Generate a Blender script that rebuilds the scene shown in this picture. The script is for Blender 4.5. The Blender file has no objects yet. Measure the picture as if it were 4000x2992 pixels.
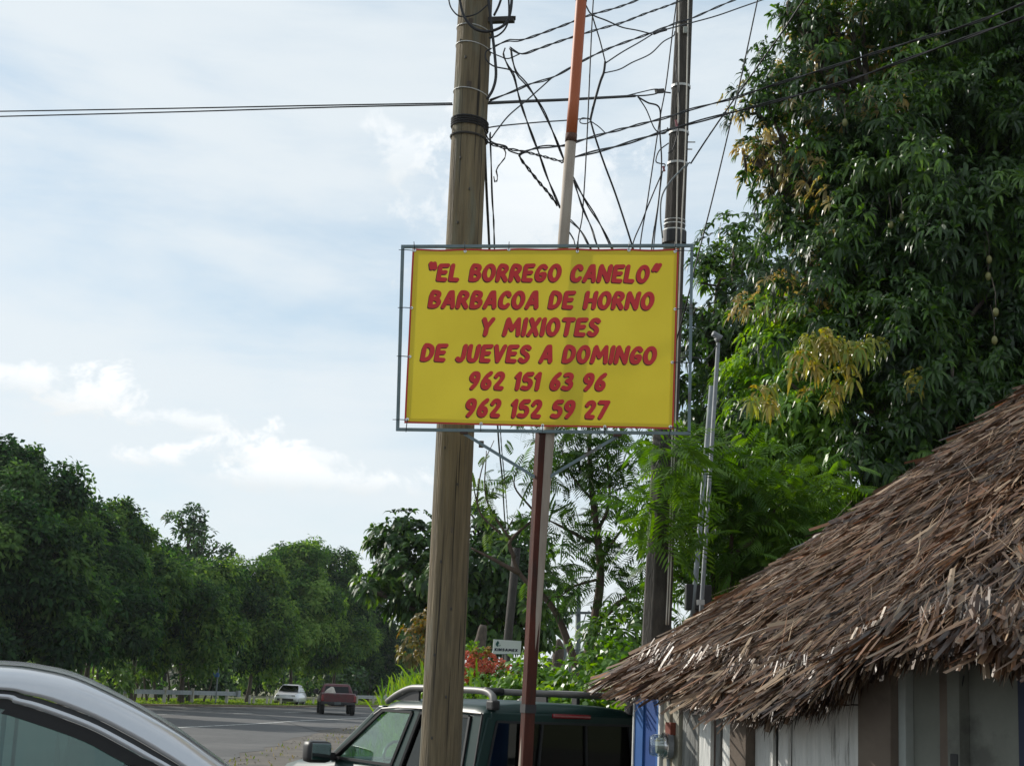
import bpy, bmesh, math, random
import numpy as np
from mathutils import Vector, Matrix, Quaternion
random.seed(7); rng = np.random.default_rng(7)
R = math.radians
scene = bpy.context.scene
COL = scene.collection

# ------------------------------------------------------------------ camera
CAM = Vector((0, 0, 1.65)); F = 6000.0; PITCH = R(11.3); ROLL = R(2.5)
_f = Vector((0, math.cos(PITCH), math.sin(PITCH)))
_u0 = Vector((0, -math.sin(PITCH), math.cos(PITCH))); _r0 = Vector((1, 0, 0))
_r = _r0*math.cos(ROLL) + _u0*math.sin(ROLL)
_u = _u0*math.cos(ROLL) - _r0*math.sin(ROLL)
cam_d = bpy.data.cameras.new('camera'); cam = bpy.data.objects.new('camera', cam_d); COL.objects.link(cam)
cam.matrix_world = Matrix(((_r.x, _u.x, -_f.x, CAM.x), (_r.y, _u.y, -_f.y, CAM.y), (_r.z, _u.z, -_f.z, CAM.z), (0, 0, 0, 1)))
cam_d.sensor_width = 36; cam_d.lens = 36*F/4000; cam_d.clip_start = 0.1; cam_d.clip_end = 4000
scene.camera = cam

def ray(u, v):
    return _f + _r*((u-2000)/F) + _u*((1496-v)/F)
def P(u, v, Y):                      # point seen at pixel (u, v) of the photo, Y metres ahead
    d = ray(u, v); return CAM + d*(Y/d.y)
def G(u, v, z=0.0):                  # point of the ground seen at a pixel
    d = ray(u, v); return CAM + d*((z-CAM.z)/d.z)
def PX(p):
    d = Vector(p)-CAM; w = d.dot(_f); return 2000+F*d.dot(_r)/w, 1496-F*d.dot(_u)/w

# ------------------------------------------------------------------ light
SUN_AZ, SUN_EL = R(-54), R(28)
S = Vector((math.sin(SUN_AZ)*math.cos(SUN_EL), math.cos(SUN_AZ)*math.cos(SUN_EL), math.sin(SUN_EL)))
sl = bpy.data.lights.new('sun', 'SUN'); sl.energy = 4.6; sl.angle = R(0.6); sl.color = (1, .95, .86)
so = bpy.data.objects.new('sun', sl); COL.objects.link(so); so.rotation_euler = (-S).to_track_quat('-Z', 'Y').to_euler()
so.location = (0, 0, 30)
scene.view_settings.view_transform = 'Standard'; scene.view_settings.look = 'None'
scene.view_settings.gamma = 1; scene.view_settings.use_curve_mapping = False
scene.view_settings.exposure = 0.0
scene.cycles.use_denoising = True
scene.cycles.max_bounces = 8; scene.cycles.transparent_max_bounces = 16
scene.cycles.sample_clamp_indirect = 6

world = bpy.data.worlds.new('World'); scene.world = world; world.use_nodes = True
wt = world.node_tree; wt.nodes.clear()
def wn(tp, **kw):
    n = wt.nodes.new(tp)
    for k, v in kw.items(): setattr(n, k, v)
    return n
def wl(a, b): wt.links.new(a, b)
def wmath(op, a, b=None, c=None, clamp=False):
    n = wn('ShaderNodeMath', operation=op, use_clamp=clamp)
    for i, x in enumerate((a, b, c)):
        if x is None: continue
        if isinstance(x, (int, float)): n.inputs[i].default_value = x
        else: wl(x, n.inputs[i])
    return n.outputs[0]
def wmix(f, a, b):
    n = wn('ShaderNodeMix', data_type='RGBA')
    if isinstance(f, (int, float)): n.inputs[0].default_value = f
    else: wl(f, n.inputs[0])
    for s, x in ((6, a), (7, b)):
        if isinstance(x, tuple): n.inputs[s].default_value = (*x, 1)
        else: wl(x, n.inputs[s])
    return n.outputs[2]
def wramp(fac, lo, hi):
    n = wn('ShaderNodeMapRange', interpolation_type='SMOOTHSTEP'); wl(fac, n.inputs[0])
    n.inputs[1].default_value = lo; n.inputs[2].default_value = hi; return n.outputs[0]
sky = wn('ShaderNodeTexSky', sky_type='NISHITA'); sky.sun_disc = False
sky.sun_elevation = SUN_EL; sky.sun_rotation = SUN_AZ; sky.air_density = 1.0; sky.dust_density = .6; sky.ozone_density = 1.6
tc = wn('ShaderNodeTexCoord')
def wnoise(scale3, rot, sc, det, rough=.55, dist=0.0):
    m = wn('ShaderNodeMapping'); m.inputs['Scale'].default_value = scale3; m.inputs['Rotation'].default_value = rot
    wl(tc.outputs['Generated'], m.inputs[0])
    n = wn('ShaderNodeTexNoise'); wl(m.outputs[0], n.inputs['Vector'])
    n.inputs['Scale'].default_value = sc; n.inputs['Detail'].default_value = det
    n.inputs['Roughness'].default_value = rough; n.inputs['Distortion'].default_value = dist
    return n.outputs['Fac']
broad = wnoise((1, 1, 2.2), (0, R(-12), R(20)), 3.1, 3)
streak = wnoise((1.2, 1.0, 6.0), (0, R(-16), 0), 2.6, 7, .62, .35)
fine = wnoise((1, 1, 2.0), (0, 0, 0), 14, 6, .6)
veil = wmath('ADD', wmath('MULTIPLY', broad, .62), wmath('MULTIPLY', streak, .42))
veil = wmath('ADD', veil, wmath('MULTIPLY', fine, .06))
veil = wramp(veil, .36, .64)
base = wmix(.55, sky.outputs[0], (4.5, 6.0, 6.95))
c_veil = wmix(veil, base, (6.75, 7.25, 7.55))
col = wmix(.88, base, c_veil)
# white heaps of cumulus low in the sky
puffn = wnoise((1, 1, 1.25), (0, 0, 0), 30, 8, .62, .3)
def puff(u, v, a, b, dens, lo=.35):
    global col
    c = ray(u, v).normalized()
    sub = wn('ShaderNodeVectorMath', operation='SUBTRACT'); wl(tc.outputs['Generated'], sub.inputs[0]); sub.inputs[1].default_value = c
    def dot(vec):
        n = wn('ShaderNodeVectorMath', operation='DOT_PRODUCT'); wl(sub.outputs[0], n.inputs[0]); n.inputs[1].default_value = vec
        return n.outputs['Value']
    side = Vector((c.y, -c.x, 0)).normalized(); up = side.cross(c)
    x = wmath('MULTIPLY', dot(side), 1/a); y = wmath('MULTIPLY', dot(up), 1/b)
    front = wmath('GREATER_THAN', wmath('ADD', dot(c), 1.0), .9)
    r = wmath('SQRT', wmath('ADD', wmath('POWER', wmath('ABSOLUTE', x), 2.0), wmath('POWER', wmath('ABSOLUTE', y), 2.0)))
    m = wmath('ADD', wmath('SUBTRACT', 1.0, r), wmath('MULTIPLY', wmath('SUBTRACT', puffn, .5), 3.4))
    k = wmath('MULTIPLY', wmath('MULTIPLY', wramp(m, lo-.25, lo+.4), dens), front)
    shade = wramp(y, -.9, .45)
    body = wmix(shade, (6.7, 7.05, 7.2), (9.4, 9.4, 9.3))
    col = wmix(k, col, body)
puff(370, 1530, .040, .024, .9); puff(130, 1480, .045, .015, .6); puff(980, 1760, .036, .020, .85, .35); puff(620, 1780, .036, .012, .7); puff(1230, 1800, .03, .012, .45)
puff(1150, 1860, .09, .012, .5); puff(700, 1640, .06, .010, .45); puff(2100, 800, .09, .07, .5, .3); puff(1560, 600, .03, .03, .45)
bg = wn('ShaderNodeBackground'); bg.inputs['Strength'].default_value = .125; wl(col, bg.inputs[0])
wo = wn('ShaderNodeOutputWorld'); wl(bg.outputs[0], wo.inputs[0])

# ------------------------------------------------------------------ materials
def newmat(name):
    m = bpy.data.materials.new(name); m.use_nodes = True
    return m, m.node_tree, m.node_tree.nodes['Principled BSDF']
def mat(name, c1, c2=None, rough=.6, scale=8, stretch=(1, 1, 1), metal=0, spec=.4, bump=0.0, bscale=None, detail=5, coat=0, third=None, tscale=1.5, tlo=.5, thi=.65):
    m, t, b = newmat(name)
    b.inputs['Roughness'].default_value = rough; b.inputs['Metallic'].default_value = metal
    b.inputs['Specular IOR Level'].default_value = spec; b.inputs['Coat Weight'].default_value = coat
    b.inputs['Coat Roughness'].default_value = .06
    if c2 is None: c2 = tuple(x*.8 for x in c1)
    tcn = t.nodes.new('ShaderNodeTexCoord'); mp = t.nodes.new('ShaderNodeMapping'); mp.inputs['Scale'].default_value = stretch
    t.links.new(tcn.outputs['Object'], mp.inputs[0])
    n = t.nodes.new('ShaderNodeTexNoise'); n.inputs['Scale'].default_value = scale; n.inputs['Detail'].default_value = detail; n.inputs['Roughness'].default_value = .6
    t.links.new(mp.outputs[0], n.inputs['Vector'])
    rp = t.nodes.new('ShaderNodeValToRGB'); rp.color_ramp.elements[0].position = .32; rp.color_ramp.elements[1].position = .68
    rp.color_ramp.elements[0].color = (*c2, 1); rp.color_ramp.elements[1].color = (*c1, 1)
    t.links.new(n.outputs['Fac'], rp.inputs[0]); out = rp.outputs[0]
    if third:
        n3 = t.nodes.new('ShaderNodeTexNoise'); n3.inputs['Scale'].default_value = tscale; n3.inputs['Detail'].default_value = 6
        n3.inputs['Roughness'].default_value = .65
        t.links.new(mp.outputs[0], n3.inputs['Vector'])
        mr = t.nodes.new('ShaderNodeMapRange'); mr.inputs[1].default_value = tlo; mr.inputs[2].default_value = thi
        t.links.new(n3.outputs['Fac'], mr.inputs[0])
        mx = t.nodes.new('ShaderNodeMix'); mx.data_type = 'RGBA'; t.links.new(mr.outputs[0], mx.inputs[0])
        t.links.new(out, mx.inputs[6]); mx.inputs[7].default_value = (*third, 1); out = mx.outputs[2]
    t.links.new(out, b.inputs['Base Color'])
    if bump:
        n2 = t.nodes.new('ShaderNodeTexNoise'); n2.inputs['Scale'].default_value = bscale or scale*3; n2.inputs['Detail'].default_value = 6
        t.links.new(mp.outputs[0], n2.inputs['Vector'])
        bp = t.nodes.new('ShaderNodeBump'); bp.inputs['Strength'].default_value = bump; bp.inputs['Distance'].default_value = .02
        t.links.new(n2.outputs['Fac'], bp.inputs['Height']); t.links.new(bp.outputs[0], b.inputs['Normal'])
    return m
def leafmat(name, rough=.42, trans=.35, spec=.5, sat=1.25):
    m, t, b = newmat(name)
    a = t.nodes.new('ShaderNodeAttribute'); a.attribute_name = 'Col'
    t.links.new(a.outputs['Color'], b.inputs['Base Color'])
    b.inputs['Roughness'].default_value = rough; b.inputs['Specular IOR Level'].default_value = spec
    tr = t.nodes.new('ShaderNodeBsdfTranslucent')
    hs = t.nodes.new('ShaderNodeHueSaturation'); hs.inputs['Saturation'].default_value = sat; hs.inputs['Value'].default_value = 1.5
    hs.inputs['Hue'].default_value = .485
    t.links.new(a.outputs['Color'], hs.inputs['Color']); t.links.new(hs.outputs[0], tr.inputs[0])
    mx = t.nodes.new('ShaderNodeMixShader'); mx.inputs[0].default_value = trans
    t.links.new(b.outputs[0], mx.inputs[1]); t.links.new(tr.outputs[0], mx.inputs[2])
    t.links.new(mx.outputs[0], t.nodes['Material Output'].inputs[0])
    return m
def glassmat(name, tint, refl=.12, rough=.02):
    m, t, b = newmat(name)
    t.nodes.remove(b)
    tr = t.nodes.new('ShaderNodeBsdfTransparent'); tr.inputs[0].default_value = (*tint, 1)
    gl = t.nodes.new('ShaderNodeBsdfGlossy'); gl.inputs['Roughness'].default_value = rough; gl.inputs[0].default_value = (.9, .95, .95, 1)
    lw = t.nodes.new('ShaderNodeLayerWeight'); pw = t.nodes.new('ShaderNodeMath'); pw.operation = 'POWER'; pw.inputs[1].default_value = 4.5
    t.links.new(lw.outputs['Facing'], pw.inputs[0])
    mr = t.nodes.new('ShaderNodeMath'); mr.operation = 'MULTIPLY_ADD'; mr.inputs[1].default_value = .85; mr.inputs[2].default_value = refl; mr.use_clamp = True; t.links.new(pw.outputs[0], mr.inputs[0])
    mx = t.nodes.new('ShaderNodeMixShader'); t.links.new(mr.outputs[0], mx.inputs[0])
    t.links.new(tr.outputs[0], mx.inputs[1]); t.links.new(gl.outputs[0], mx.inputs[2])
    t.links.new(mx.outputs[0], t.nodes['Material Output'].inputs[0])
    return m

M = {}
M['asphalt'] = mat('asphalt', (.078, .077, .076), (.052, .052, .052), .85, 3, bump=.25, bscale=60, third=(.098, .095, .092), tscale=.25)
M['dirt'] = mat('dirt', (.125, .108, .09), (.07, .061, .052), .95, .9, bump=.5, bscale=2.2, third=(.045, .041, .036), tscale=.5, tlo=.5, thi=.66)
M['ground'] = mat('ground', (.16, .16, .07), (.09, .10, .04), .95, .6, bump=.5)
M['paint'] = mat('road_paint', (.62, .62, .58), (.38, .38, .36), .7, 5, third=(.16, .16, .155), tscale=4, tlo=.52, thi=.6)
M['wood_pole'] = mat('weathered_pole_wood', (.20, .156, .092), (.095, .073, .043), .85, 5.5, (5, 5, .28), bump=.9, bscale=16, third=(.045, .038, .028), tscale=2.6, tlo=.53, thi=.72)
def add_cracks(m, colr, stretch, sc, lo, hi):
    t = m.node_tree; b = t.nodes['Principled BSDF']; src = b.inputs['Base Color'].links[0].from_socket
    tcn = t.nodes.new('ShaderNodeTexCoord'); mp = t.nodes.new('ShaderNodeMapping'); mp.inputs['Scale'].default_value = stretch; t.links.new(tcn.outputs['Object'], mp.inputs[0])
    n = t.nodes.new('ShaderNodeTexNoise'); n.inputs['Scale'].default_value = sc; n.inputs['Detail'].default_value = 3; t.links.new(mp.outputs[0], n.inputs['Vector'])
    mr = t.nodes.new('ShaderNodeMapRange'); mr.inputs[1].default_value = lo; mr.inputs[2].default_value = hi; t.links.new(n.outputs['Fac'], mr.inputs[0])
    mx = t.nodes.new('ShaderNodeMix'); mx.data_type = 'RGBA'; t.links.new(mr.outputs[0], mx.inputs[0]); t.links.new(src, mx.inputs[6]); mx.inputs[7].default_value = (*colr, 1)
    t.links.new(mx.outputs[2], b.inputs['Base Color'])
add_cracks(M['wood_pole'], (.028, .022, .016), (11, 11, .16), 5, .60, .66)
add_cracks(M['wood_pole'], (.15, .155, .12), (3, 3, .5), 2.0, .58, .75)
M['concrete'] = mat('stained_concrete', (.07, .062, .053), (.036, .032, .028), .9, 9, (2, 2, .5), bump=.5, third=(.022, .021, .019), tscale=2.5)
M['rust_post'] = mat('rust_red_steel', (.085, .024, .015), (.045, .014, .010), .7, 4, (3, 3, .6), spec=.15, bump=.25, third=(.035, .018, .014), tscale=2.5)
M['orange_pipe'] = mat('orange_painted_pipe', (.42, .105, .032), (.34, .085, .03), .55, 4, (3, 3, .5), third=(.20, .07, .035), tscale=3, tlo=.55, thi=.75)
M['pale_pipe'] = mat('pale_worn_pipe', (.34, .29, .235), (.24, .19, .15), .7, 6, (3, 3, .5), third=(.17, .10, .06), tscale=3, tlo=.52, thi=.75)
M['steel_frame'] = mat('grey_blue_steel', (.15, .20, .215), (.10, .14, .15), .45, 9, third=(.09, .055, .04), tscale=4, tlo=.6, thi=.7)
M['galv'] = mat('galvanized_steel', (.20, .21, .22), (.14, .15, .16), .55, 12, metal=.2)
M['grey_pvc'] = mat('grey_conduit', (.20, .23, .24), (.15, .17, .18), .6, 8)
M['black_cable'] = mat('black_cable', (.022, .022, .025), (.014, .014, .016), .55, 20)
M['alu_cable'] = mat('weathered_cable', (.06, .06, .06), (.035, .035, .035), .5, 30)
M['pale_cable'] = mat('pale_cable', (.55, .52, .46), (.42, .39, .34), .6, 10)
M['strap'] = mat('steel_strap', (.55, .55, .53), (.38, .38, .37), .45, 12, metal=.3)
M['dark_strap'] = mat('dark_wire_strap', (.05, .045, .04), (.03, .028, .025), .55, 20)
M['grommet'] = mat('grommet_metal', (.75, .75, .75), (.6, .6, .6), .3, 20, metal=.8)
M['zip'] = mat('black_zip_tie', (.015, .015, .017), None, .5, 20)
M['red_print'] = mat('red_print', (.57, .024, .026), (.52, .02, .022), .55, 30)
M['dark_print'] = mat('dark_print', (.075, .010, .010), (.06, .008, .008), .6, 30)
M['hem_red'] = mat('red_border_print', (.46, .03, .022), (.40, .025, .02), .55, 30)
M['whitewash'] = mat('whitewashed_wood', (.80, .79, .75), (.62, .62, .59), .85, 5, (4, 4, .4), bump=.5, bscale=14, third=(.22, .21, .19), tscale=3, tlo=.58, thi=.70)
M['grey_board'] = mat('grey_weathered_wood', (.33, .33, .31), (.2, .2, .19), .9, 6, (5, 5, .5), bump=.5, third=(.09, .085, .08), tscale=3)
M['brown_col'] = mat('brown_plaster', (.17, .135, .105), (.13, .10, .08), .9, 4, bump=.2, third=(.09, .075, .06), tscale=3)
M['grey_wall'] = mat('grey_green_plaster', (.21, .215, .185), (.16, .165, .14), .9, 3, bump=.2, third=(.11, .11, .095), tscale=2.5)
M['pale_trim'] = mat('pale_plaster_trim', (.38, .40, .37), (.30, .32, .30), .9, 5, bump=.2)
M['blue'] = mat('blue_paint', (.016, .07, .27), (.012, .055, .21), .5, 4)
M['blue2'] = mat('lighter_blue_paint', (.03, .12, .36), (.024, .10, .30), .5, 4)
M['white_paint'] = mat('white_paint', (.75, .75, .73), (.62, .62, .60), .6, 6)
M['cream'] = mat('cream_wood', (.50, .47, .38), (.38, .35, .28), .8, 6, (4, 4, .5))
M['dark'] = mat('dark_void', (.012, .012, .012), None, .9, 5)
M['thatch_core'] = mat('thatch_core', (.075, .048, .034), (.035, .024, .018), .95, 14, bump=1)
M['bark'] = mat('tree_bark', (.11, .085, .065), (.06, .048, .038), .9, 9, (2, 2, .7), bump=.6)
M['red_bark'] = mat('reddish_bark', (.13, .085, .065), (.08, .055, .045), .85, 9, (2, 2, .7), bump=.4)
M['leaf_gloss'] = leafmat('glossy_leaf', .36, .45, .5)
M['leaf'] = leafmat('leaf', .5, .36, .4)
M['far_leaf'] = leafmat('far_leaf', .7, .5, .15)
M['feather'] = leafmat('feathery_leaf', .55, .45, .3)
M['straw'] = leafmat('dry_palm_leaf', .45, .08, .5, 1.0)
M['suv'] = mat('dark_green_paint', (.006, .030, .026), (.005, .026, .023), .42, 3, metal=.0, spec=.28, coat=.06)
M['suv_glass'] = glassmat('suv_clear_glass', (.72, .85, .80), .08)
M['dark_glass'] = glassmat('dark_tinted_glass', (.04, .05, .05), .025)
M['black_plastic'] = mat('black_plastic', (.018, .018, .02), None, .5, 30)
M['rack_grey'] = mat('grey_rack_metal', (.17, .165, .16), (.13, .125, .12), .5, 10, metal=.3)
M['red_lens'] = mat('red_lens', (.22, .012, .018), (.16, .01, .014), .2, 20, spec=.6, coat=.6)
M['mirror'] = mat('mirror_glass', (.26, .31, .32), None, .03, 3, metal=1)
M['silver'] = mat('silver_paint', (.52, .53, .56), (.50, .51, .54), .28, 30, metal=.45, spec=.5, coat=.9)
M['chrome'] = mat('bright_trim', (.62, .62, .63), None, .22, 5, metal=.9)
M['teal_glass'] = glassmat('teal_tinted_glass', (.32, .50, .47), .08)
M['rubber'] = mat('tyre_rubber', (.02, .02, .02), None, .8, 20)
M['rim'] = mat('wheel_rim', (.4, .4, .41), None, .35, 10, metal=.8)
M['seat'] = mat('dark_seat_fabric', (.035, .037, .04), None, .9, 20)
M['maroon'] = mat('maroon_paint', (.10, .010, .016), (.065, .008, .012), .4, 4, coat=.3, third=(.06, .03, .03), tscale=3)
M['tan_paint'] = mat('faded_tan_paint', (.30, .26, .17), (.20, .17, .11), .6, 4)
M['white_car'] = mat('white_car_paint', (.70, .70, .72), None, .3, 5, coat=.6)
M['sack'] = mat('pale_sack', (.55, .51, .45), (.42, .39, .34), .9, 8)
M['board_white'] = mat('sign_white', (.78, .82, .80), (.72, .76, .74), .6, 4)
M['sign_teal'] = mat('sign_teal', (.012, .10, .09), None, .6, 5)
M['sign_navy'] = mat('sign_navy', (.015, .025, .06), None, .6, 5)
M['grey_back'] = mat('grey_sign_back', (.10, .12, .12), None, .6, 5, metal=.3)
M['flower'] = leafmat('petal', .6, .4, .2)
M['rail'] = mat('guardrail_steel', (.34, .36, .37), (.24, .26, .27), .5, 6, metal=.4)
M['post_white'] = mat('weathered_white_post', (.55, .52, .46), (.38, .35, .31), .85, 8)
M['meter_glass'] = glassmat('meter_glass', (.75, .8, .8), .18)
def banner_mat():
    m, t, b = newmat('yellow_banner_vinyl')
    tcn = t.nodes.new('ShaderNodeTexCoord')
    n = t.nodes.new('ShaderNodeTexNoise'); n.inputs['Scale'].default_value = 2.2; n.inputs['Detail'].default_value = 4
    t.links.new(tcn.outputs['Object'], n.inputs['Vector'])
    rp = t.nodes.new('ShaderNodeValToRGB')
    rp.color_ramp.elements[0].color = (.66, .51, .030, 1); rp.color_ramp.elements[1].color = (.73, .575, .040, 1)
    rp.color_ramp.elements[0].position = .35; rp.color_ramp.elements[1].position = .65
    t.links.new(n.outputs['Fac'], rp.inputs[0]); t.links.new(rp.outputs[0], b.inputs['Base Color'])
    b.inputs['Roughness'].default_value = .5; b.inputs['Specular IOR Level'].default_value = .3
    w = t.nodes.new('ShaderNodeTexNoise'); w.inputs['Scale'].default_value = 220
    t.links.new(tcn.outputs['Object'], w.inputs['Vector'])
    bp = t.nodes.new('ShaderNodeBump'); bp.inputs['Strength'].default_value = .12; bp.inputs['Distance'].default_value = .004
    t.links.new(w.outputs['Fac'], bp.inputs['Height']); t.links.new(bp.outputs[0], b.inputs['Normal'])
    tr = t.nodes.new('ShaderNodeBsdfTranslucent'); t.links.new(rp.outputs[0], tr.inputs[0])
    mx = t.nodes.new('ShaderNodeMixShader'); mx.inputs[0].default_value = .2
    t.links.new(b.outputs[0], mx.inputs[1]); t.links.new(tr.outputs[0], mx.inputs[2])
    t.links.new(mx.outputs[0], t.nodes['Material Output'].inputs[0])
    return m
M['banner'] = banner_mat()

# ------------------------------------------------------------------ object helpers
def link(o): COL.objects.link(o); return o
def thing(name, label, cat, loc=(0, 0, 0), rz=0, group=None, kind=None):
    o = link(bpy.data.objects.new(name, None)); o.location = loc; o.rotation_euler = (0, 0, rz)
    o.empty_display_size = .2
    tag(o, label, cat, group, kind); return o
def tag(o, label=None, cat=None, group=None, kind=None):
    if label: o['label'] = label
    if cat: o['category'] = cat
    if group: o['group'] = group
    if kind: o['kind'] = kind
    return o
def mesh(name, V, Fc, mats, parent=None, smooth=False, mi=None, cols=None):
    me = bpy.data.meshes.new(name)
    off = Vector((0, 0, 0))
    V = np.asarray([tuple(v) for v in V] if not isinstance(V, np.ndarray) else V, dtype=np.float64)
    a = parent; loc_ = False
    while a is not None:
        if a.get('_local') is not None: loc_ = True
        if a.get('_sx') is not None and name not in ('wheel', 'rim'): V = V*np.array([a['_sx'], 1, 1])
        off += a.location; a = a.parent
    if not loc_: V = V - np.array(off)
    me.from_pydata(V.tolist(), [], [tuple(int(i) for i in f) for f in Fc] if not isinstance(Fc, np.ndarray) else Fc.tolist())
    for mm in (mats if isinstance(mats, (list, tuple)) else [mats]): me.materials.append(mm)
    if mi is not None: me.polygons.foreach_set('material_index', mi)
    if smooth: me.polygons.foreach_set('use_smooth', [True]*len(me.polygons))
    if cols is not None:
        ca = me.color_attributes.new('Col', 'FLOAT_COLOR', 'POINT')
        c4 = np.ones((len(V), 4), dtype=np.float32); c4[:, :3] = cols; ca.data.foreach_set('color', c4.ravel())
    me.update()
    o = link(bpy.data.objects.new(name, me))
    if parent is not None: o.parent = parent
    return o
class MB:
    """collects shapes, then links them as one mesh object"""
    def __init__(s): s.V = []; s.F = []
    def add(s, V, Fc):
        k = len(s.V); s.V += [Vector(v) for v in V]; s.F += [tuple(i+k for i in f) for f in Fc]; return s
    def box(s, c, size, rot=None, bev=0.0):
        x, y, z = [d/2 for d in size]; c = Vector(c)
        if bev <= 0:
            V = [Vector((a*x, b*y, d*z)) for a in (-1, 1) for b in (-1, 1) for d in (-1, 1)]
            Fc = [(0, 1, 3, 2), (4, 6, 7, 5), (0, 4, 5, 1), (2, 3, 7, 6), (0, 2, 6, 4), (1, 5, 7, 3)]
        else:
            bm = bmesh.new(); bmesh.ops.create_cube(bm, size=1)
            for v in bm.verts: v.co = Vector((v.co.x*2*x, v.co.y*2*y, v.co.z*2*z))
            bmesh.ops.bevel(bm, geom=bm.edges[:], offset=bev, segments=2, affect='EDGES', profile=.6)
            bm.verts.index_update()
            V = [v.co.copy() for v in bm.verts]; Fc = [tuple(v.index for v in f.verts) for f in bm.faces]; bm.free()
        if rot is not None: V = [rot @ v for v in V]
        return s.add([c+v for v in V], Fc)
    def bar(s, a, b, w, h=None, up=(0, 0, 1)):
        a, b = Vector(a), Vector(b); d = (b-a); L = d.length; d.normalize(); upv = Vector(up)
        if abs(d.dot(upv)) > .98: upv = Vector((0, 1, 0))
        sd = d.cross(upv).normalized(); un = sd.cross(d); h = h or w
        m = Matrix((sd, d, un)).transposed()
        return s.box((a+b)/2, (w, L, h), m)
    def tube(s, pts, rad, n=8, cap=True):
        pts = [Vector(p) for p in pts]
        if not isinstance(rad, (list, tuple)): rad = [rad]*len(pts)
        k = len(s.V); prev = None
        for i, p in enumerate(pts):
            d = (pts[min(i+1, len(pts)-1)]-pts[max(i-1, 0)])
            if d.length < 1e-9: d = Vector((0, 0, 1))
            d.normalize()
            if prev is None:
                ref = Vector((0, 0, 1)) if abs(d.z) < .9 else Vector((1, 0, 0))
                a = d.cross(ref).normalized()
            else:
                a = prev - d*prev.dot(d)
                if a.length < 1e-6: a = d.orthogonal()
                a.normalize()
            prev = a; b = d.cross(a)
            for j in range(n):
                t = 2*math.pi*j/n; s.V.append(p+(a*math.cos(t)+b*math.sin(t))*rad[i])
        for i in range(len(pts)-1):
            for j in range(n):
                s.F.append((k+i*n+j, k+i*n+(j+1) % n, k+(i+1)*n+(j+1) % n, k+(i+1)*n+j))
        if cap:
            s.F.append(tuple(k+j for j in range(n))[::-1]); e = k+(len(pts)-1)*n; s.F.append(tuple(e+j for j in range(n)))
        return s
    def prism(s, prof, t0, t1, axis='y', shrink=None):
        """profile [(x,z)] extruded along local y from t0 to t1"""
        n = len(prof)
        V = [Vector((x, t0, z)) for x, z in prof] + [Vector((x, t1, z)) for x, z in prof]
        Fc = [tuple(range(n))[::-1], tuple(range(n, 2*n))] + [(i, (i+1) % n, n+(i+1) % n, n+i) for i in range(n)]
        return s.add(V, Fc)
    def loft(s, rings, close=False, capend=True):
        k = len(s.V); n = len(rings[0])
        for r_ in rings: s.V += [Vector(p) for p in r_]
        m = n if close else n-1
        for i in range(len(rings)-1):
            for j in range(m):
                s.F.append((k+i*n+j, k+i*n+(j+1) % n, k+(i+1)*n+(j+1) % n, k+(i+1)*n+j))
        if close and capend:
            s.F.append(tuple(k+j for j in range(n))[::-1]); s.F.append(tuple(k+(len(rings)-1)*n+j for j in range(n)))
        return s
    def build(s, name, m, parent=None, smooth=False, bevel=0):
        o = mesh(name, s.V, s.F, m, parent, smooth)
        if bevel:
            md = o.modifiers.new('bevel', 'BEVEL'); md.width = bevel; md.segments = 2; md.limit_method = 'ANGLE'; md.angle_limit = R(35)
        if smooth and not bevel:
            pass
        return o
def catmull(pts, n=6):
    pts = [Vector(p) for p in pts]; out = []
    if len(pts) < 3: return pts
    q = [pts[0]*2-pts[1]] + pts + [pts[-1]*2-pts[-2]]
    for i in range(1, len(q)-2):
        a, b, c, d = q[i-1:i+3]
        for k in range(n):
            t = k/n
            out.append(.5*((2*b)+(c-a)*t+(2*a-5*b+4*c-d)*t*t+(3*b-a-3*c+d)*t**3))
    out.append(pts[-1]); return out
ORD = ['first', 'second', 'third', 'fourth', 'fifth', 'sixth', 'seventh', 'eighth', 'ninth', 'tenth', 'eleventh', 'twelfth']

# ------------------------------------------------------------------ ground, road
def sheet(name, poly, m, z, kind='structure', sub=None):
    o = mesh(name, [(x, y, z) for x, y in poly], [tuple(range(len(poly)))], m); o['kind'] = kind; return o
g = 2500
sheet('ground', [(-g, -60), (g, -60), (g, g), (-g, g)], M['ground'], -.012)
near = [(-5.0, -30), (-5.4, 20), (-5.5, 31), (-5.8, 44), (-6.0, 53), (-5.6, 62), (-3.2, 78), (2, 96), (12, 118), (40, 155)]
far = [(-46, -30), (-34, 30), (-26, 60), (-20, 81), (-15.8, 94), (-13.4, 101), (-9.6, 121), (-2, 145), (12, 172), (45, 215)]
def curve2(pts, n=8): return [(p.x, p.y) for p in catmull([Vector((x, y, 0)) for x, y in pts], n)]
nr = curve2(near); fr = curve2(far)
nr2 = [(x+.10*math.sin(y*1.7)+.12*math.sin(y*.63+1)+random.uniform(-.1, .1), y) for x, y in nr]
V = []; Fc = []
for (a, b), (c, d) in zip(nr2, fr): V += [(a, b, 0), (c, d, 0)]
Fc = [(2*i, 2*i+2, 2*i+3, 2*i+1) for i in range(len(nr)-1)]
o = mesh('road', V, Fc, M['asphalt']); o['kind'] = 'structure'
# shoulder of dirt, between the road and the plots on the right
V = [];
for (x, y) in nr: V += [(x-.6, y, -.006), (x+26, y, -.006)]
o = mesh('dirt_shoulder', V, [(2*i, 2*i+1, 2*i+3, 2*i+2) for i in range(len(nr)-1)], M['dirt']); o['kind'] = 'structure'
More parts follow.
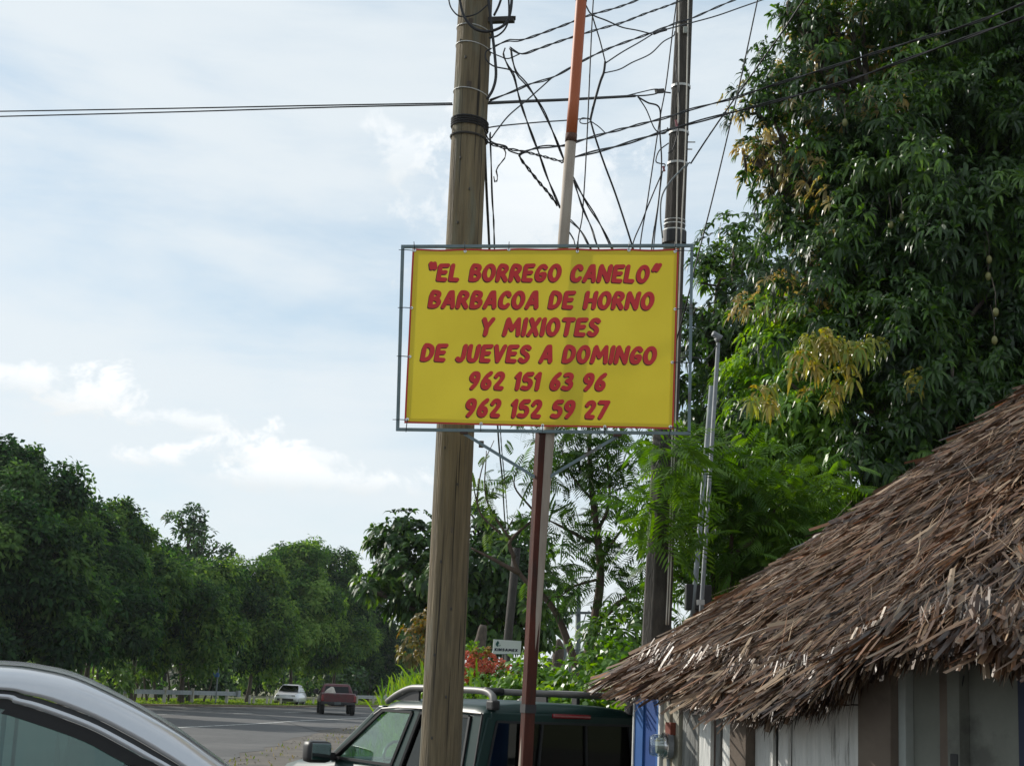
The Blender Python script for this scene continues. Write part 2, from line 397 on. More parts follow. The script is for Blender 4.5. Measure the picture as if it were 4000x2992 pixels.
# painted lines
def stripe(name, pts, w, label):
    pts = catmull([Vector((x, y, .004)) for x, y in pts], 6); V = []
    for i, p in enumerate(pts):
        d = (pts[min(i+1, len(pts)-1)]-pts[max(i-1, 0)]).normalized(); s_ = Vector((d.y, -d.x, 0))*w/2
        V += [p-s_, p+s_]
    o = mesh(name, V, [(2*i, 2*i+1, 2*i+3, 2*i+2) for i in range(len(pts)-1)], M['paint']); o['kind'] = 'structure'; o['label'] = label; return o
def gp(u, v): p = G(u, v); return (p.x, p.y)
stripe('road_edge_line', [gp(560, 2850), gp(671, 2842), gp(900, 2831), gp(1046, 2823), gp(1180, 2814), gp(1415, 2803), gp(1560, 2797)], .16, 'white painted edge line running along the near lane')
for k, (a, b, v0, v1) in enumerate([(602, 728, 2789, 2788), (912, 988, 2786, 2785), (1113, 1168, 2782, 2780), (300, 470, 2796, 2793)]):
    stripe('lane_dash', [gp(a, v0), gp((a+b)/2, (v0+v1)/2), gp(b, v1)], .16, 'white lane dash, %s of four across the road' % ORD[[1, 2, 3, 0][k]])
# grass verge beyond the far edge
V = []
for (x, y) in fr: V += [(x+.1, y, .03), (x-9, y+3.5, .12)]
o = mesh('grass_verge', V, [(2*i, 2*i+2, 2*i+3, 2*i+1) for i in range(len(fr)-1)], mat('verge_soil', (.14, .18, .04), (.09, .12, .03), .95, 3, bump=.5)); o['kind'] = 'structure'
V = []
for (x, y) in fr: V += [(x+.35, y, 0), (x+.35, y, .10), (x+.05, y, .11), (x+.05, y, 0)]
Fc = []
for i in range(len(fr)-1):
    for j in range(3): Fc.append((4*i+j, 4*i+j+1, 4*i+5+j, 4*i+4+j))
o = mesh('kerb', V, Fc, mat('dirty_kerb', (.20, .15, .10), (.11, .085, .06), .9, 3)); o['kind'] = 'structure'

def unit(a): return a/np.maximum(np.linalg.norm(a, axis=-1, keepdims=True), 1e-9)
def rand_dirs(n):
    return unit(rng.normal(size=(n, 3)))
def leaf_mesh(c, ax, nr_, L, W, col, droop=.25, six=True):
    """leaves: base point c, axis ax, normal nr_; returns V, F, colours"""
    n = len(c); ax = unit(ax); sd = unit(np.cross(ax, nr_)); nn = np.cross(sd, ax)
    L = L[:, None]; W = W[:, None]; down = np.array([0, 0, -1.0])
    if six:
        m1 = c+ax*L*.35+down*L*droop*.08; m2 = c+ax*L*.72+down*L*droop*.42; tip = c+ax*L*.98+down*L*droop
        fold = nn*W*.25
        V = np.stack([c, m1-sd*W*.5+fold, m1+sd*W*.5+fold, m2-sd*W*.42+fold, m2+sd*W*.42+fold, tip], 1).reshape(-1, 3)
        b = np.arange(n)[:, None]*6
        T = np.array([[0, 2, 1], [1, 2, 4], [1, 4, 3], [3, 4, 5]])
        Fc = (b[:, None, :]+T[None]).reshape(-1, 3); k = 6
    else:
        m = c+ax*L*.5+down*L*droop*.3; tip = c+ax*L+down*L*droop; fold = nn*W*.2
        V = np.stack([c, m-sd*W*.5+fold, tip, m+sd*W*.5+fold], 1).reshape(-1, 3)
        b = np.arange(n)[:, None]*4; T = np.array([[0, 3, 1], [1, 3, 2]])
        Fc = (b[:, None, :]+T[None]).reshape(-1, 3); k = 4
    return V, Fc, np.repeat(col, k, 0)
def clump_points(lobes, per, subr=.34, nsub=16, squash=.8, inner=.25):
    """points in clumps over the shells of the lobes; returns points, outward dirs, clump tone"""
    Pp = []; O = []; T = []; SH = []
    for (c, r) in lobes:
        c = np.array(c); k = max(5, int(nsub*r))
        d = rand_dirs(k); rr = r*(.72+.28*rng.random(k)); deep = rng.random(k) < inner; rr[deep] *= .55
        sc = c+d*rr[:, None]*np.array([1, 1, squash]); sr = r*subr*(.7+.6*rng.random(k)) + .12
        tone = rng.random(k)
        for j in range(k):
            m = max(3, int(per*sr[j]**2))
            q = rand_dirs(m)*(rng.random(m)**.4)[:, None]*sr[j]; q[:, 2] *= .75
            Pp.append(sc[j]+q); o_ = unit(q*1.2/sr[j]+d[j]*.6+np.array([0, 0, .35])); O.append(o_); T.append(np.full(m, tone[j]))
    return np.concatenate(Pp), np.concatenate(O), np.concatenate(T)
def whorls(pts, outs, tone, nl, L, W, palette, droop, spread=1.0, six=True, jit=.12):
    n = len(pts); nl_ = nl
    c = np.repeat(pts, nl_, 0); o_ = np.repeat(outs, nl_, 0); N = len(c)
    q = rand_dirs(N); rad = unit(q-o_*(q*o_).sum(1)[:, None])
    ax = unit(o_*(.15+.6*rng.random(N))[:, None]+rad*spread)
    nrm = unit(o_*.8+np.array([0, 0, .5])+.25*rng.normal(size=(N, 3)))
    LL = L*(.65+.6*rng.random(N)); WW = W*(.7+.5*rng.random(N))
    pal = np.array(palette); t = np.clip(np.repeat(tone, nl_)+rng.normal(size=N)*.18, 0, .999)
    x = t*(len(pal)-1); i = x.astype(int); f = (x-i)[:, None]
    col_ = pal[i]*(1-f)+pal[np.minimum(i+1, len(pal)-1)]*f
    col_ *= (.8+.4*rng.random(N))[:, None]
    c = c+ax*jit*rng.random(N)[:, None]*L
    return leaf_mesh(c, ax, nrm, LL, WW, col_, droop, six)
def join_leaves(parts):
    V = []; Fc = []; C = []; k = 0
    for v, f, c in parts: V.append(v); Fc.append(f+k); C.append(c); k += len(v)
    return np.concatenate(V), np.concatenate(Fc), np.concatenate(C)
def limbs(base, fork, lobes, r0, mb=None, wob=.25, twigs=3):
    mb = mb or MB(); base = Vector(base); fork = Vector(fork)
    mid = (base+fork)/2+Vector((random.uniform(-wob, wob), random.uniform(-wob, wob), 0))*.6
    mb.tube(catmull([base-Vector((0, 0, .1)), base+Vector((0, 0, .3)), mid, fork], 4), [r0*1.25, r0*1.15]+[r0*(1-.45*i/11) for i in range(11)], 9)
    for c, r in lobes:
        c = Vector(c); m = fork.lerp(c, .5)+Vector((random.uniform(-wob, wob), random.uniform(-wob, wob), random.uniform(-.1, wob)))
        pts = catmull([fork-Vector((0, 0, .2)), m, c], 4); mb.tube(pts, [r0*.5*(1-.75*i/(len(pts)-1)) for i in range(len(pts))], 6)
        for k in range(twigs):
            e = c+Vector(rand_dirs(1)[0])*r*.85; pts = [pts[5], c.lerp(e, .4)+Vector((0, 0, .1*r)), e] if len(pts) > 5 else [c, e]
            pp = catmull(pts, 3); mb.tube(pp, [r0*.18*(1-.8*i/(len(pp)-1))+.006 for i in range(len(pp))], 5)
            pts = catmull([fork-Vector((0, 0, .2)), m, c], 4)
    return mb
def tree(name, label, base, fork, lobes, r0, leafparts, m_leaf, bark='bark', cat='tree', group=None, twigs=3):
    t = thing(name, label, cat, base, group=group)
    limbs(base, fork, lobes, r0, twigs=twigs).build('trunk', M[bark], t, smooth=True)
    V, Fc, C = join_leaves(leafparts)
    mesh('crown', V, Fc, m_leaf, t, cols=C)
    return t

# ---- wall of trees across the road (left)
PAL_DARK = [(.011, .032, .014), (.028, .07, .026), (.052, .115, .034), (.10, .18, .05)]
PAL_MID = [(.013, .038, .014), (.040, .095, .028), (.085, .168, .042), (.17, .27, .065)]
PAL_LITE = [(.017, .052, .017), (.055, .13, .034), (.115, .215, .05), (.21, .32, .085)]  # bright palette ends put sunlit leaf clumps into the colour
def px_lobes(spec):
    return [(tuple(P(u, v, d)), r) for u, v, d, r in spec]
far_trees = [
 # name, label, lobes(u,v,d,r), palette, per
 ('roadside_tree', 'tall dark tree at the left edge, highest of the roadside row', [(-60, 1980, 66, 2.6), (110, 1960, 66, 2.3), (-40, 2250, 64, 2.8), (180, 2230, 64, 2.4), (60, 2130, 62, 2.2), (230, 2420, 64, 2.0), (-20, 2480, 63, 2.4), (40, 1820, 67, 1.3)], PAL_DARK, 1.0),
 ('roadside_tree', 'dark green tree right of the tallest one at the left edge', [(310, 2130, 78, 2.2), (230, 2040, 78, 1.5), (410, 2250, 78, 2.1), (330, 2350, 76, 2.6), (440, 2430, 76, 2.0), (340, 2010, 79, .9)], PAL_DARK, 1.0),
 ('roadside_tree', 'bright green tree with drooping feathery top in the roadside row', [(480, 2080, 86, 1.4), (530, 2190, 86, 2.0), (460, 1985, 86, .7), (525, 2030, 86, .7), (580, 2290, 85, 2.1), (500, 2390, 84, 2.2)], PAL_MID, 1.0),
 ('roadside_tree', 'broad olive green tree behind the first guardrail', [(660, 2270, 92, 2.1), (760, 2290, 93, 2.0), (600, 2310, 90, 2.2), (720, 2370, 90, 2.6), (840, 2310, 92, 2.0), (640, 2500, 90, 2.0), (800, 2490, 90, 2.2), (640, 2190, 95, 1.2), (600, 2230, 92, 1.5), (860, 2270, 96, 1.3)], PAL_MID, 1.0),
 ('roadside_tree', 'rounded green tree left of the grey board in the row', [(960, 2270, 104, 2.2), (890, 2360, 103, 2.2), (1010, 2380, 104, 2.4), (930, 2490, 102, 2.4), (1040, 2520, 103, 1.8)], PAL_MID, 1.0),
 ('roadside_tree', 'light green spreading tree behind the small white car', [(1110, 2230, 114, 2.4), (1180, 2190, 115, 1.9), (1080, 2340, 113, 2.4), (1200, 2340, 114, 2.6), (1130, 2470, 112, 2.6), (1060, 2560, 112, 1.8)], PAL_LITE, .9),
 ('roadside_tree', 'tree with thin top twigs behind the red pickup', [(1290, 2230, 124, 2.2), (1340, 2330, 124, 2.2), (1260, 2380, 123, 2.4), (1330, 2480, 122, 2.6), (1240, 2520, 122, 2.2), (1360, 2270, 125, 1.2)], PAL_MID, .8),
 ('roadside_tree', 'dark tree right of the red pickup in the roadside row', [(1420, 2400, 138, 2.2), (1450, 2500, 138, 2.4), (1390, 2560, 136, 2.0), (1480, 2590, 138, 2.0)], PAL_DARK, .9),
 ('roadside_tree', 'lowest bluish tree at the far right end of the row', [(1530, 2500, 165, 2.4), (1570, 2590, 165, 2.8), (1640, 2610, 168, 2.6), (1500, 2600, 160, 2.2)], PAL_DARK, .9),
]
for i, (nm, lb, spec, pal, per) in enumerate(far_trees):
    lobes = px_lobes(spec); dm = sum(s[2] for s in spec)/len(spec)
    pts, outs, tone = clump_points(lobes, 66*per, subr=.32, nsub=13, inner=.3)
    # leaf sprays are bigger than single leaves at this distance
    lp = [whorls(pts, outs, tone, 7, .34, .16, pal, .28, six=False, jit=1.0)]
    ux = sum(s[0] for s in spec)/len(spec); base = P(ux, 2700, dm); base.z = 0
    tree(nm, lb, base, base+Vector((0, 0, 3.0)), lobes, .17, lp, M['far_leaf'], group='trees across the road')
spec = []
for u in range(-400, 1750, 75):
    for v, k in ((2400+max(0, (u-200))*.09, 2.6), (2530+max(0, u)*.03, 2.6), (2640, 2.0)): spec.append((u+random.uniform(-30, 30), v+random.uniform(-25, 25), 118+max(0, u)*.05+random.uniform(-6, 6), k))
lobes = px_lobes(spec); pts, outs, tone = clump_points(lobes, 14, .45, 6, inner=.1); kp = pts[:, 2] > 0
V, Fc, C = whorls(pts[kp], outs[kp], tone[kp]*.8, 7, .55, .3, PAL_DARK, .3, six=False, jit=.9)
o = mesh('woodland', V, Fc, M['far_leaf'], cols=C); tag(o, 'dark wood behind the roadside row of trees', 'woodland', kind='stuff')
# the airy one standing above the row
sp = [(700, 2035, 112, .9), (755, 2015, 112, .8), (800, 2090, 112, .9), (730, 2115, 112, .9), (850, 2150, 112, .8), (690, 2140, 112, .7), (880, 2180, 112, .6), (780, 2160, 112, .8), (740, 2190, 112, .8)]
lobes = px_lobes(sp); pts, outs, tone = clump_points(lobes, 24, .42, 9, inner=.1)
b = P(770, 2700, 112); b.z = 0
tree('airy_tree', 'slender open crowned tree rising above the roadside row', b, P(760, 2210, 112), lobes, .2, [whorls(pts, outs, tone, 6, .45, .2, PAL_DARK, .3, six=False, jit=.5)], M['leaf'])
# shrubs under the row
def mass(name, label, cat, spec, pal, L, W, per, nl=7, six=False, droop=.25, m=None, group=None, nsub=12, subr=.36):
    lobes = px_lobes(spec); pts, outs, tone = clump_points(lobes, per, subr, nsub)
    keep = pts[:, 2] > .05; pts, outs, tone = pts[keep], outs[keep], tone[keep]
    V, Fc, C = whorls(pts, outs, tone, nl, L, W, pal, droop, six=six, jit=.5)
    c = P(*spec[0][:3]); t = thing(name, label, cat, (c.x, c.y, 0), group=group)
    mesh('foliage', V, Fc, m or M['leaf'], t, cols=C)
    for l, r in lobes:
        g0 = Vector((l[0], l[1], 0))
        MB().tube([g0, (g0+Vector(l))/2+Vector((.1, 0, 0)), Vector(l)], [.03+.015*r, .025, .012], 5).build('stem', M['bark'], t)
    return t
mass('understory_shrub', 'dark shrubs under the left part of the roadside row', 'shrub', [(130, 2600, 72, 1.3), (-40, 2610, 70, 1.4), (300, 2640, 80, 1.1), (420, 2630, 84, 1.2)], PAL_LITE, .45, .22, 26, nsub=9)
mass('understory_shrub', 'shrubs behind the middle of the first guardrail', 'shrub', [(560, 2630, 94, 1.4), (700, 2640, 97, 1.3), (830, 2630, 99, 1.5)], PAL_DARK, .45, .22, 24, nsub=9)
mass('understory_shrub', 'sunlit shrubs right of the grey board', 'shrub', [(1200, 2610, 122, 1.6), (1000, 2640, 112, 1.3), (1090, 2650, 128, 1.2)], PAL_LITE, .45, .22, 22, nsub=9)
mass('understory_shrub', 'dark shrubs behind the second guardrail', 'shrub', [(1320, 2640, 130, 1.8), (1430, 2650, 138, 1.8), (1540, 2660, 150, 1.8), (1640, 2670, 160, 1.8)], PAL_DARK, .5, .25, 20, nsub=9)
# bare trunks that show under the crowns
for k, (u, d, w) in enumerate([(318, 79, .22), (360, 82, .16), (395, 83, .2), (447, 86, .14), (528, 90, .22), (575, 91, .16), (612, 92, .2), (660, 94, .14), (700, 94, .2), (742, 96, .16), (800, 97, .14)]):
    b = P(u, 2700, d); b.z = 0; top = b+Vector((random.uniform(-.9, .9), random.uniform(-.5, .5), 3.4+random.random()))
    t = thing('thin_tree', '%s slim dark trunk from the left under the roadside row' % ORD[k], 'tree', b, group='slim trunks under the roadside row')
    limbs(b, b.lerp(top, .55), [(tuple(top), .7), (tuple(top+Vector((.9, 0, .3))), .6)], w*.5, twigs=2).build('trunk', M['bark'], t, smooth=True)
    pts, outs, tone = clump_points([(tuple(top), .9), (tuple(top+Vector((.9, 0, .3))), .8)], 16, .4, 7)
    V, Fc, C = whorls(pts, outs, tone, 6, .45, .2, PAL_DARK, .3, six=False); mesh('crown', V, Fc, M['leaf'], t, cols=C)

# ---- verge grass (nobody could count it)
def grass(name, label, pts, h, w, pal, n_per=1):
    n = len(pts); c = np.array(pts); ax = unit(np.stack([rng.normal(size=n)*.35, rng.normal(size=n)*.35, np.ones(n)], 1))
    nrm = unit(np.stack([rng.normal(size=n), rng.normal(size=n), np.zeros(n)+.1], 1)); pal = np.array(pal)
    C = pal[rng.integers(0, len(pal), n)]*(.8+.4*rng.random(n))[:, None]
    V, Fc, C = leaf_mesh(c, ax, nrm, h*(.5+rng.random(n)), w*(.6+.8*rng.random(n)), C, .18, six=False)
    o = mesh(name, V, Fc, M['feather'], cols=C); tag(o, label, 'grass', kind='stuff'); return o
pp = []
for i in range(12, len(fr)-12):
    (x0, y0), (x1, y1) = fr[i], fr[i+1]
    for k in range(420):
        t = random.random(); w_ = random.random(); pp.append((x0+(x1-x0)*t-.1-w_*7.5, y0+(y1-y0)*t+w_*2.6, .03+.08*w_))
grass('verge_grass', 'short bright green grass beyond the far road edge', pp, .16, .07, [(.13, .22, .03), (.17, .27, .04), (.10, .18, .03), (.2, .27, .06)])

# ---- guardrails and marker posts
def on_far(u, off, dz=0):
    """point on the far edge curve (offset away from the road) seen at column u"""
    best = None
    for i in range(len(fr)-1):
        for t in np.linspace(0, 1, 12, endpoint=False):
            x = fr[i][0]+(fr[i+1][0]-fr[i][0])*t-off*.85; y = fr[i][1]+(fr[i+1][1]-fr[i][1])*t+off*.5
            e = abs(PX((x, y, .5))[0]-u)
            if best is None or e < best[0]: best = (e, x, y)
    return Vector((best[1], best[2], dz))
def guardrail(label, us, u_end0, u_end1, rail_z, ph):
    b = on_far(us[0], 1.6); t = thing('guardrail', label, 'guardrail', b)
    for u in us:
        p = on_far(u, 1.6); MB().box(p+Vector((0, .12, ph/2-.05)), (.17, .17, ph+.1), bev=.015).build('post', M['post_white'], t)
    path = [on_far(u, 1.6) for u in np.linspace(u_end0, u_end1, 9)]
    path = [p+Vector((0, -.02, 0)) for p in path]
    prof = [(0, -.125), (-.07, -.10), (-.07, -.04), (0, -.012), (0, .012), (-.07, .04), (-.07, .10), (0, .125)]
    rings = []
    for p in path: rings.append([p+Vector((.35*a, a*1.0, rail_z+z)) for a, z in prof])
    MB().loft(rings).build('rail', M['rail'], t)
    p = path[-1] if u_end1 < 1200 else path[0]
    MB().tube([p+Vector((.02, -.06, rail_z-.2)), p+Vector((.02, -.06, rail_z+.2))], .16, 10).build('rail_end', M['rail'], t)
    return t
guardrail('long steel guardrail on pale posts in front of the left trees', [250, 345, 472, 513, 640, 747, 883], 150, 928, .72, .98)
guardrail('short steel guardrail right of the red pickup', [1395, 1460, 1487, 1525], 1388, 1600, .66, .78)
for k, (u, hgt, lean) in enumerate([(975, .66, 0), (990, .64, .03), (1045, .6, 0), (1055, .62, .12), (1098, .55, 0), (1118, .6, 0), (1156, .56, 0), (1177, .58, .02), (1222, .6, .05)]):
    p = on_far(u, 1.2+.5*(k % 2)); MBo = MB().bar(p-Vector((0, 0, .1)), p+Vector((lean, 0, hgt)), .13)
    t = thing('marker_post', '%s short white post from the left, beside the grass' % ORD[k], 'post', p, group='white posts between the guardrails')
    MBo.build('post', M['post_white'], t, bevel=.015)
    MB().bar(p+Vector((lean*.12, 0, .02)), p+Vector((lean*.3, 0, .16)), .134).build('dark_foot', M['concrete'], t)
# grey board seen from behind
b = P(1120, 2680, 128); b.z = 0; t = thing('road_sign', 'grey back of a square board on two posts under the trees', 'sign', b)
a0, a1 = P(1101, 2607, 128), P(1140, 2647, 128)
MB().box(((a0.x+a1.x)/2, 128, (a0.z+a1.z)/2), (a1.x-a0.x, .05, a0.z-a1.z), bev=.01).build('board', M['grey_back'], t)
for u in (1107, 1134): q = P(u, 2640, 128.06); MB().tube([(q.x, q.y, -.1), (q.x, q.y, a0.z-.05)], .045, 8).build('post', M['grey_back'], t)
# blue box on a thin pole under the trees and pale wall behind
b = P(845, 2700, 95); b.z = 0; t = thing('thin_post', 'thin post with a small blue box under the trees', 'post', b)
MB().tube([b, b+Vector((0, 0, 3.0))], .05, 8).build('post', M['grey_pvc'], t); q = P(845, 2635, 94.8)
MB().box(q, (.34, .2, .26), bev=.03).build('box', M['blue2'], t)
b = P(610, 2680, 112); b.z = 0; t = thing('pale_house', 'pale low house wall glimpsed behind the dark trunks', 'house', b)
a0, a1 = P(505, 2620, 112), P(720, 2690, 112)
MB().box(((a0.x+a1.x)/2, 113.5, 1.15), (a1.x-a0.x, 3, 2.3)).build('wall', M['cream'], t)
MB().box(((a0.x+a1.x)/2, 113.5, 2.42), (a1.x-a0.x+.8, 4, .22)).build('roof', M['grey_back'], t)
MB().box(((a0.x+a1.x)/2+.3, 111.98, 1.0), (.8, .04, 1.9)).build('door', M['dark'], t)

# ------------------------------------------------------------------ vehicles
def wheel(parent, c, r, w, tread=True, loc=None):
    c = Vector(c); mb = MB(); n = 20
    prof = [(-w/2, r*.62), (-w/2, r*.9), (-w/2*.8, r*.985), (-w*.2, r), (w*.2, r), (w/2*.8, r*.985), (w/2, r*.9), (w/2, r*.62)]
    rings = [[c+Vector((math.cos(2*math.pi*k/n)*rr, y, math.sin(2*math.pi*k/n)*rr)) for y, rr in prof] for k in range(n+1)]
    tyre = mb.loft(rings).build('wheel', M['rubber'], parent, smooth=True)
    rim = MB(); 
    for sgn in (-1, 1):
        rim.loft([[c+Vector((math.cos(2*math.pi*k/n)*rr, sgn*y, math.sin(2*math.pi*k/n)*rr)) for rr, y in ((r*.63, w*.45), (r*.55, w*.38), (r*.2, w*.30), (.01, w*.36))] for k in range(n+1)])
    rim.build('rim', M['rim'], tyre, smooth=True); return tyre
def local(t): t['_local'] = 1; return t
def quadpatch(mb, pts, thick, inward):
    """thin slab from an outline (list of points) pushed inward"""
    pts = [Vector(p) for p in pts]; iv = Vector(inward)*thick; n = len(pts)
    mb.add(pts+[p+iv for p in pts], [tuple(range(n)), tuple(range(n, 2*n))[::-1]]+[(i, n+i, n+(i+1) % n, (i+1) % n) for i in range(n)])
    return mb
def solid_body(mb, stations):
    """stations: (x, zbottom, ztop, halfwidth bottom, halfwidth top) -> rounded body loft along x"""
    rings = []
    for x, zb, zt, wb, wtp in stations:
        h = zt-zb; e = min(.07, h*.25)
        rings.append([(x, -wb*.92, zb), (x, -wb, zb+e), (x, -wb, zb+h*.55), (x, -wtp-.012, zt-e), (x, -wtp+.03, zt-.012), (x, -wtp+.10, zt), (x, wtp-.10, zt), (x, wtp-.03, zt-.012), (x, wtp+.012, zt-e), (x, wb, zb+h*.55), (x, wb, zb+e), (x, wb*.92, zb)])
    return mb.loft(rings, close=True)

# ---- dark green crew cab with roof rack
PSI = R(30.5); q = P(1893, 2777, 12.15)
rl = Vector((q.x, q.y, 0)); ZR = 1.525      # rear left roof corner
fw = Vector((-math.sin(PSI), math.cos(PSI), 0)); lf = Vector((-math.cos(PSI), -math.sin(PSI), 0))
HW = .70
org = rl - lf*HW
t = local(thing('crew_cab_pickup', 'dark green crew cab with a grey roof rack parked behind the poles', 'pickup', (org.x, org.y, 0), math.pi/2+PSI))
suv = t; t['_sx'] = 1.24
solid_body(MB(), [(-1.55, .38, .90, .79, .74), (-1.5, .34, .94, .83, .79), (-.06, .34, .95, .85, .80)]).build('bed', M['suv'], t, smooth=False, bevel=.01)
body = solid_body(MB(), [(-.02, .34, .99, .85, .80), (1.0, .33, 1.0, .86, .81), (1.98, .34, .99, .85, .795), (2.22, .36, .965, .85, .77), (2.8, .38, .93, .84, .74), (3.12, .42, .87, .80, .70), (3.22, .48, .74, .70, .60)]).build('body', M['suv'], t, smooth=True)
# roof shell
rings = []
for x, dz, k in ((-.035, -.075, .985), (-.03, -.03, .985), (.0, -.008, .99), (.1, .004, 1), (.7, .012, 1), (1.2, .002, .985), (1.36, -.02, .97), (1.43, -.05, .955)):
    w_ = HW*k
    rings.append([(x, s_*w_*y, ZR+dz+z) for s_, y, z in ((-1, 1.055, -.085), (-1, 1.035, -.045), (-1, .985, -.012), (-1, .9, .008), (-1, .6, .026), (-1, .2, .034), (1, .2, .034), (1, .6, .026), (1, .9, .008), (1, .985, -.012), (1, 1.035, -.045), (1, 1.055, -.085))])
MB().loft(rings).build('roof', M['suv'], t, smooth=True)
MB().box((.68, 0, ZR-.055), (1.40, 2*HW-.06, .03)).build('headlining', M['seat'], t)
BT, BB = HW*1.05, .79     # half width at roof edge, at belt
zt, zb = ZR-.07, .99
def side(x, z, s_, out=0):    # point on the side of the cab
    f_ = (z-zb)/(zt-zb); return Vector((x, s_*(BB+(BT-BB)*f_+out), z))
for s_ in (1, -1):
    inn = (0, -s_, 0)
    for nm, (x0b, x1b, x0t, x1t) in {'a_pillar': (2.06, 2.17, 1.36, 1.44), 'b_pillar': (.98, 1.09, .80, .89), 'c_pillar': (-.03, .13, -.035, .10)}.items():
        mb = MB(); quadpatch(mb, [side(x0b, zb-.02, s_), side(x1b, zb-.02, s_), side(x1t, zt+.02, s_), side(x0t, zt+.02, s_)], .06, inn)
        mb.build(nm, M['suv'], t, bevel=.012)
    mb = MB(); quadpatch(mb, [side(.13, zb, s_, -.012), side(.98, zb, s_, -.012), side(.80, zt, s_, -.012), side(.10, zt, s_, -.012)], .004, inn)
    gl = mb.build('rear_side_window', M['dark_glass'] if s_ > 0 else M['suv_glass'], t)
    mb = MB(); quadpatch(mb, [side(1.09, zb, s_, -.012), side(2.06, zb, s_, -.012), side(1.36, zt, s_, -.012), side(.89, zt, s_, -.012)], .004, inn)
    mb.build('front_side_window', M['suv_glass'], t)
    # black rubber seals and bright drip moulding
    mb = MB()
    for a_, b_ in (((1.10, zb+.005), (2.04, zb+.005)), ((2.04, zb+.005), (1.35, zt-.02)), ((.91, zt-.018), (1.35, zt-.018)), ((1.10, zb), (.91, zt-.02)), ((.96, zb), (.79, zt-.02)), ((.13, zb), (.12, zt-.02)), ((.13, zt-.018), (.79, zt-.018))):
        mb.bar(side(a_[0], a_[1], s_, .004), side(b_[0], b_[1], s_, .004), .022, .022)
    mb.build('window_seal', M['black_plastic'], t)
    MB().tube([side(x, z, s_, .012) for x, z in ((-.03, zt+.012), (.5, zt+.02), (1.1, zt+.015), (1.36, zt-.005), (1.47, zt-.06))], .009, 6).build('drip_moulding', M['rack_grey'], t)
    MB().bar(side(-.02, zb, s_, .006), side(-.03, zt, s_, .006), .012, .012).build('cab_seam', M['black_plastic'], t); MB().bar(side(.55, .96, s_, .004), side(.55, .45, s_, .01), .008, .008).build('door_seam', M['black_plastic'], t)
    MB().box((1.15, s_*.868, .88), (.16, .03, .035), bev=.01).build('door_handle', M['black_plastic'], t)
    # mirror
    mm = MB().box((2.0, s_*.98, 1.04), (.14, .23, .19), bev=.045).build('mirror_housing', M['black_plastic'], t, smooth=True)
    MB().box((1.925, s_*.98, 1.045), (.008, .18, .14), bev=.003).build('mirror_glass', M['mirror'], mm)
    MB().bar((2.03, s_*.78, 1.0), (2.03, s_*.92, 1.0), .05, .07).build('mirror_arm', M['black_plastic'], mm)
# rear window in three panes
zr0, zr1 = .985, ZR-.115; xr = -.045
def rearp(y, z, out=0):
    f_ = (z-zr0)/(zr1-zr0); return Vector((xr+.02*f_*-.2-out, y*(1-.11*f_), z))
mb = MB(); quadpatch(mb, [rearp(-.79, zr0-.03), rearp(.79, zr0-.03), rearp(.79, zr0+.02), rearp(-.79, zr0+.02)], .05, (1, 0, 0))
for s_ in (1, -1): quadpatch(mb, [rearp(s_*.80, zr0-.02), rearp(s_*.70, zr0-.02), rearp(s_*.70, zr1+.02), rearp(s_*.80, zr1+.03)], .05, (1, 0, 0))
quadpatch(mb, [rearp(-.77, zr1), rearp(.77, zr1), rearp(.77, zr1+.07), rearp(-.77, zr1+.07)], .05, (1, 0, 0))
mb.build('rear_panel', M['suv'], t, bevel=.01)
for y0, y1 in ((-.70, -.235), (-.225, .225), (.235, .70)):
    mb = MB(); quadpatch(mb, [rearp(y0, zr0, -.012), rearp(y1, zr0, -.012), rearp(y1, zr1, -.012), rearp(y0, zr1, -.012)], .004, (1, 0, 0)); mb.build('rear_window_pane', M['dark_glass'], t)
mb = MB()
for y in (-.23, .23): mb.bar(rearp(y, zr0, .0), rearp(y, zr1, .0), .016)
for s_ in (-1, 1): mb.bar(rearp(s_*.70, zr0, .0), rearp(s_*.70, zr1, .0), .018)
mb.bar(rearp(-.70, zr1), rearp(.70, zr1), .018); mb.build('rear_window_seal', M['black_plastic'], t)
MB().box((-.052, -.06, ZR-.058), (.03, .36, .036), bev=.012).build('high_brake_light', M['red_lens'], t)
mb = MB(); quadpatch(mb, [(1.45, -.65, zt-.01), (1.45, .65, zt-.01), (2.19, .75, zb-.02), (2.19, -.75, zb-.02)], .005, (-.5, 0, -.5)); mb.build('windshield', M['suv_glass'], t)
MB().box((1.9, 0, .93), (.5, 1.4, .14), bev=.04).build('dashboard', M['seat'], t, smooth=True)
mb = MB(); c = Vector((1.62, .36, 1.0)); a_, b_ = Vector((0, 1, 0)), Vector((.45, 0, .89)).normalized()
mb.tube([c+(a_*math.cos(k*math.pi/10)+b_*math.sin(k*math.pi/10))*.18 for k in range(21)], .015, 6); mb.bar(c-a_*.17, c+a_*.17, .03); mb.bar(c, c+Vector((.3, 0, -.15)), .05)
mb.build('steering_wheel', M['black_plastic'], t)
for y in (.36, -.36):
    st = MB().box((.95, y, .90), (.16, .46, .52), Matrix.Rotation(R(-12), 3, 'Y'), bev=.05).build('seat', M['seat'], t, smooth=True)
    MB().box((.865, y, 1.245), (.10, .27, .17), Matrix.Rotation(R(-8), 3, 'Y'), bev=.04).build('headrest', M['seat'], st, smooth=True)
MB().box((.2, 0, .85), (.16, 1.25, .5), bev=.05).build('rear_seat', M['seat'], t, smooth=True)
MB().bar((1.5, 0, ZR-.16), (1.5, .22, ZR-.16), .02, .06).build('rear_view_mirror', M['black_plastic'], t)
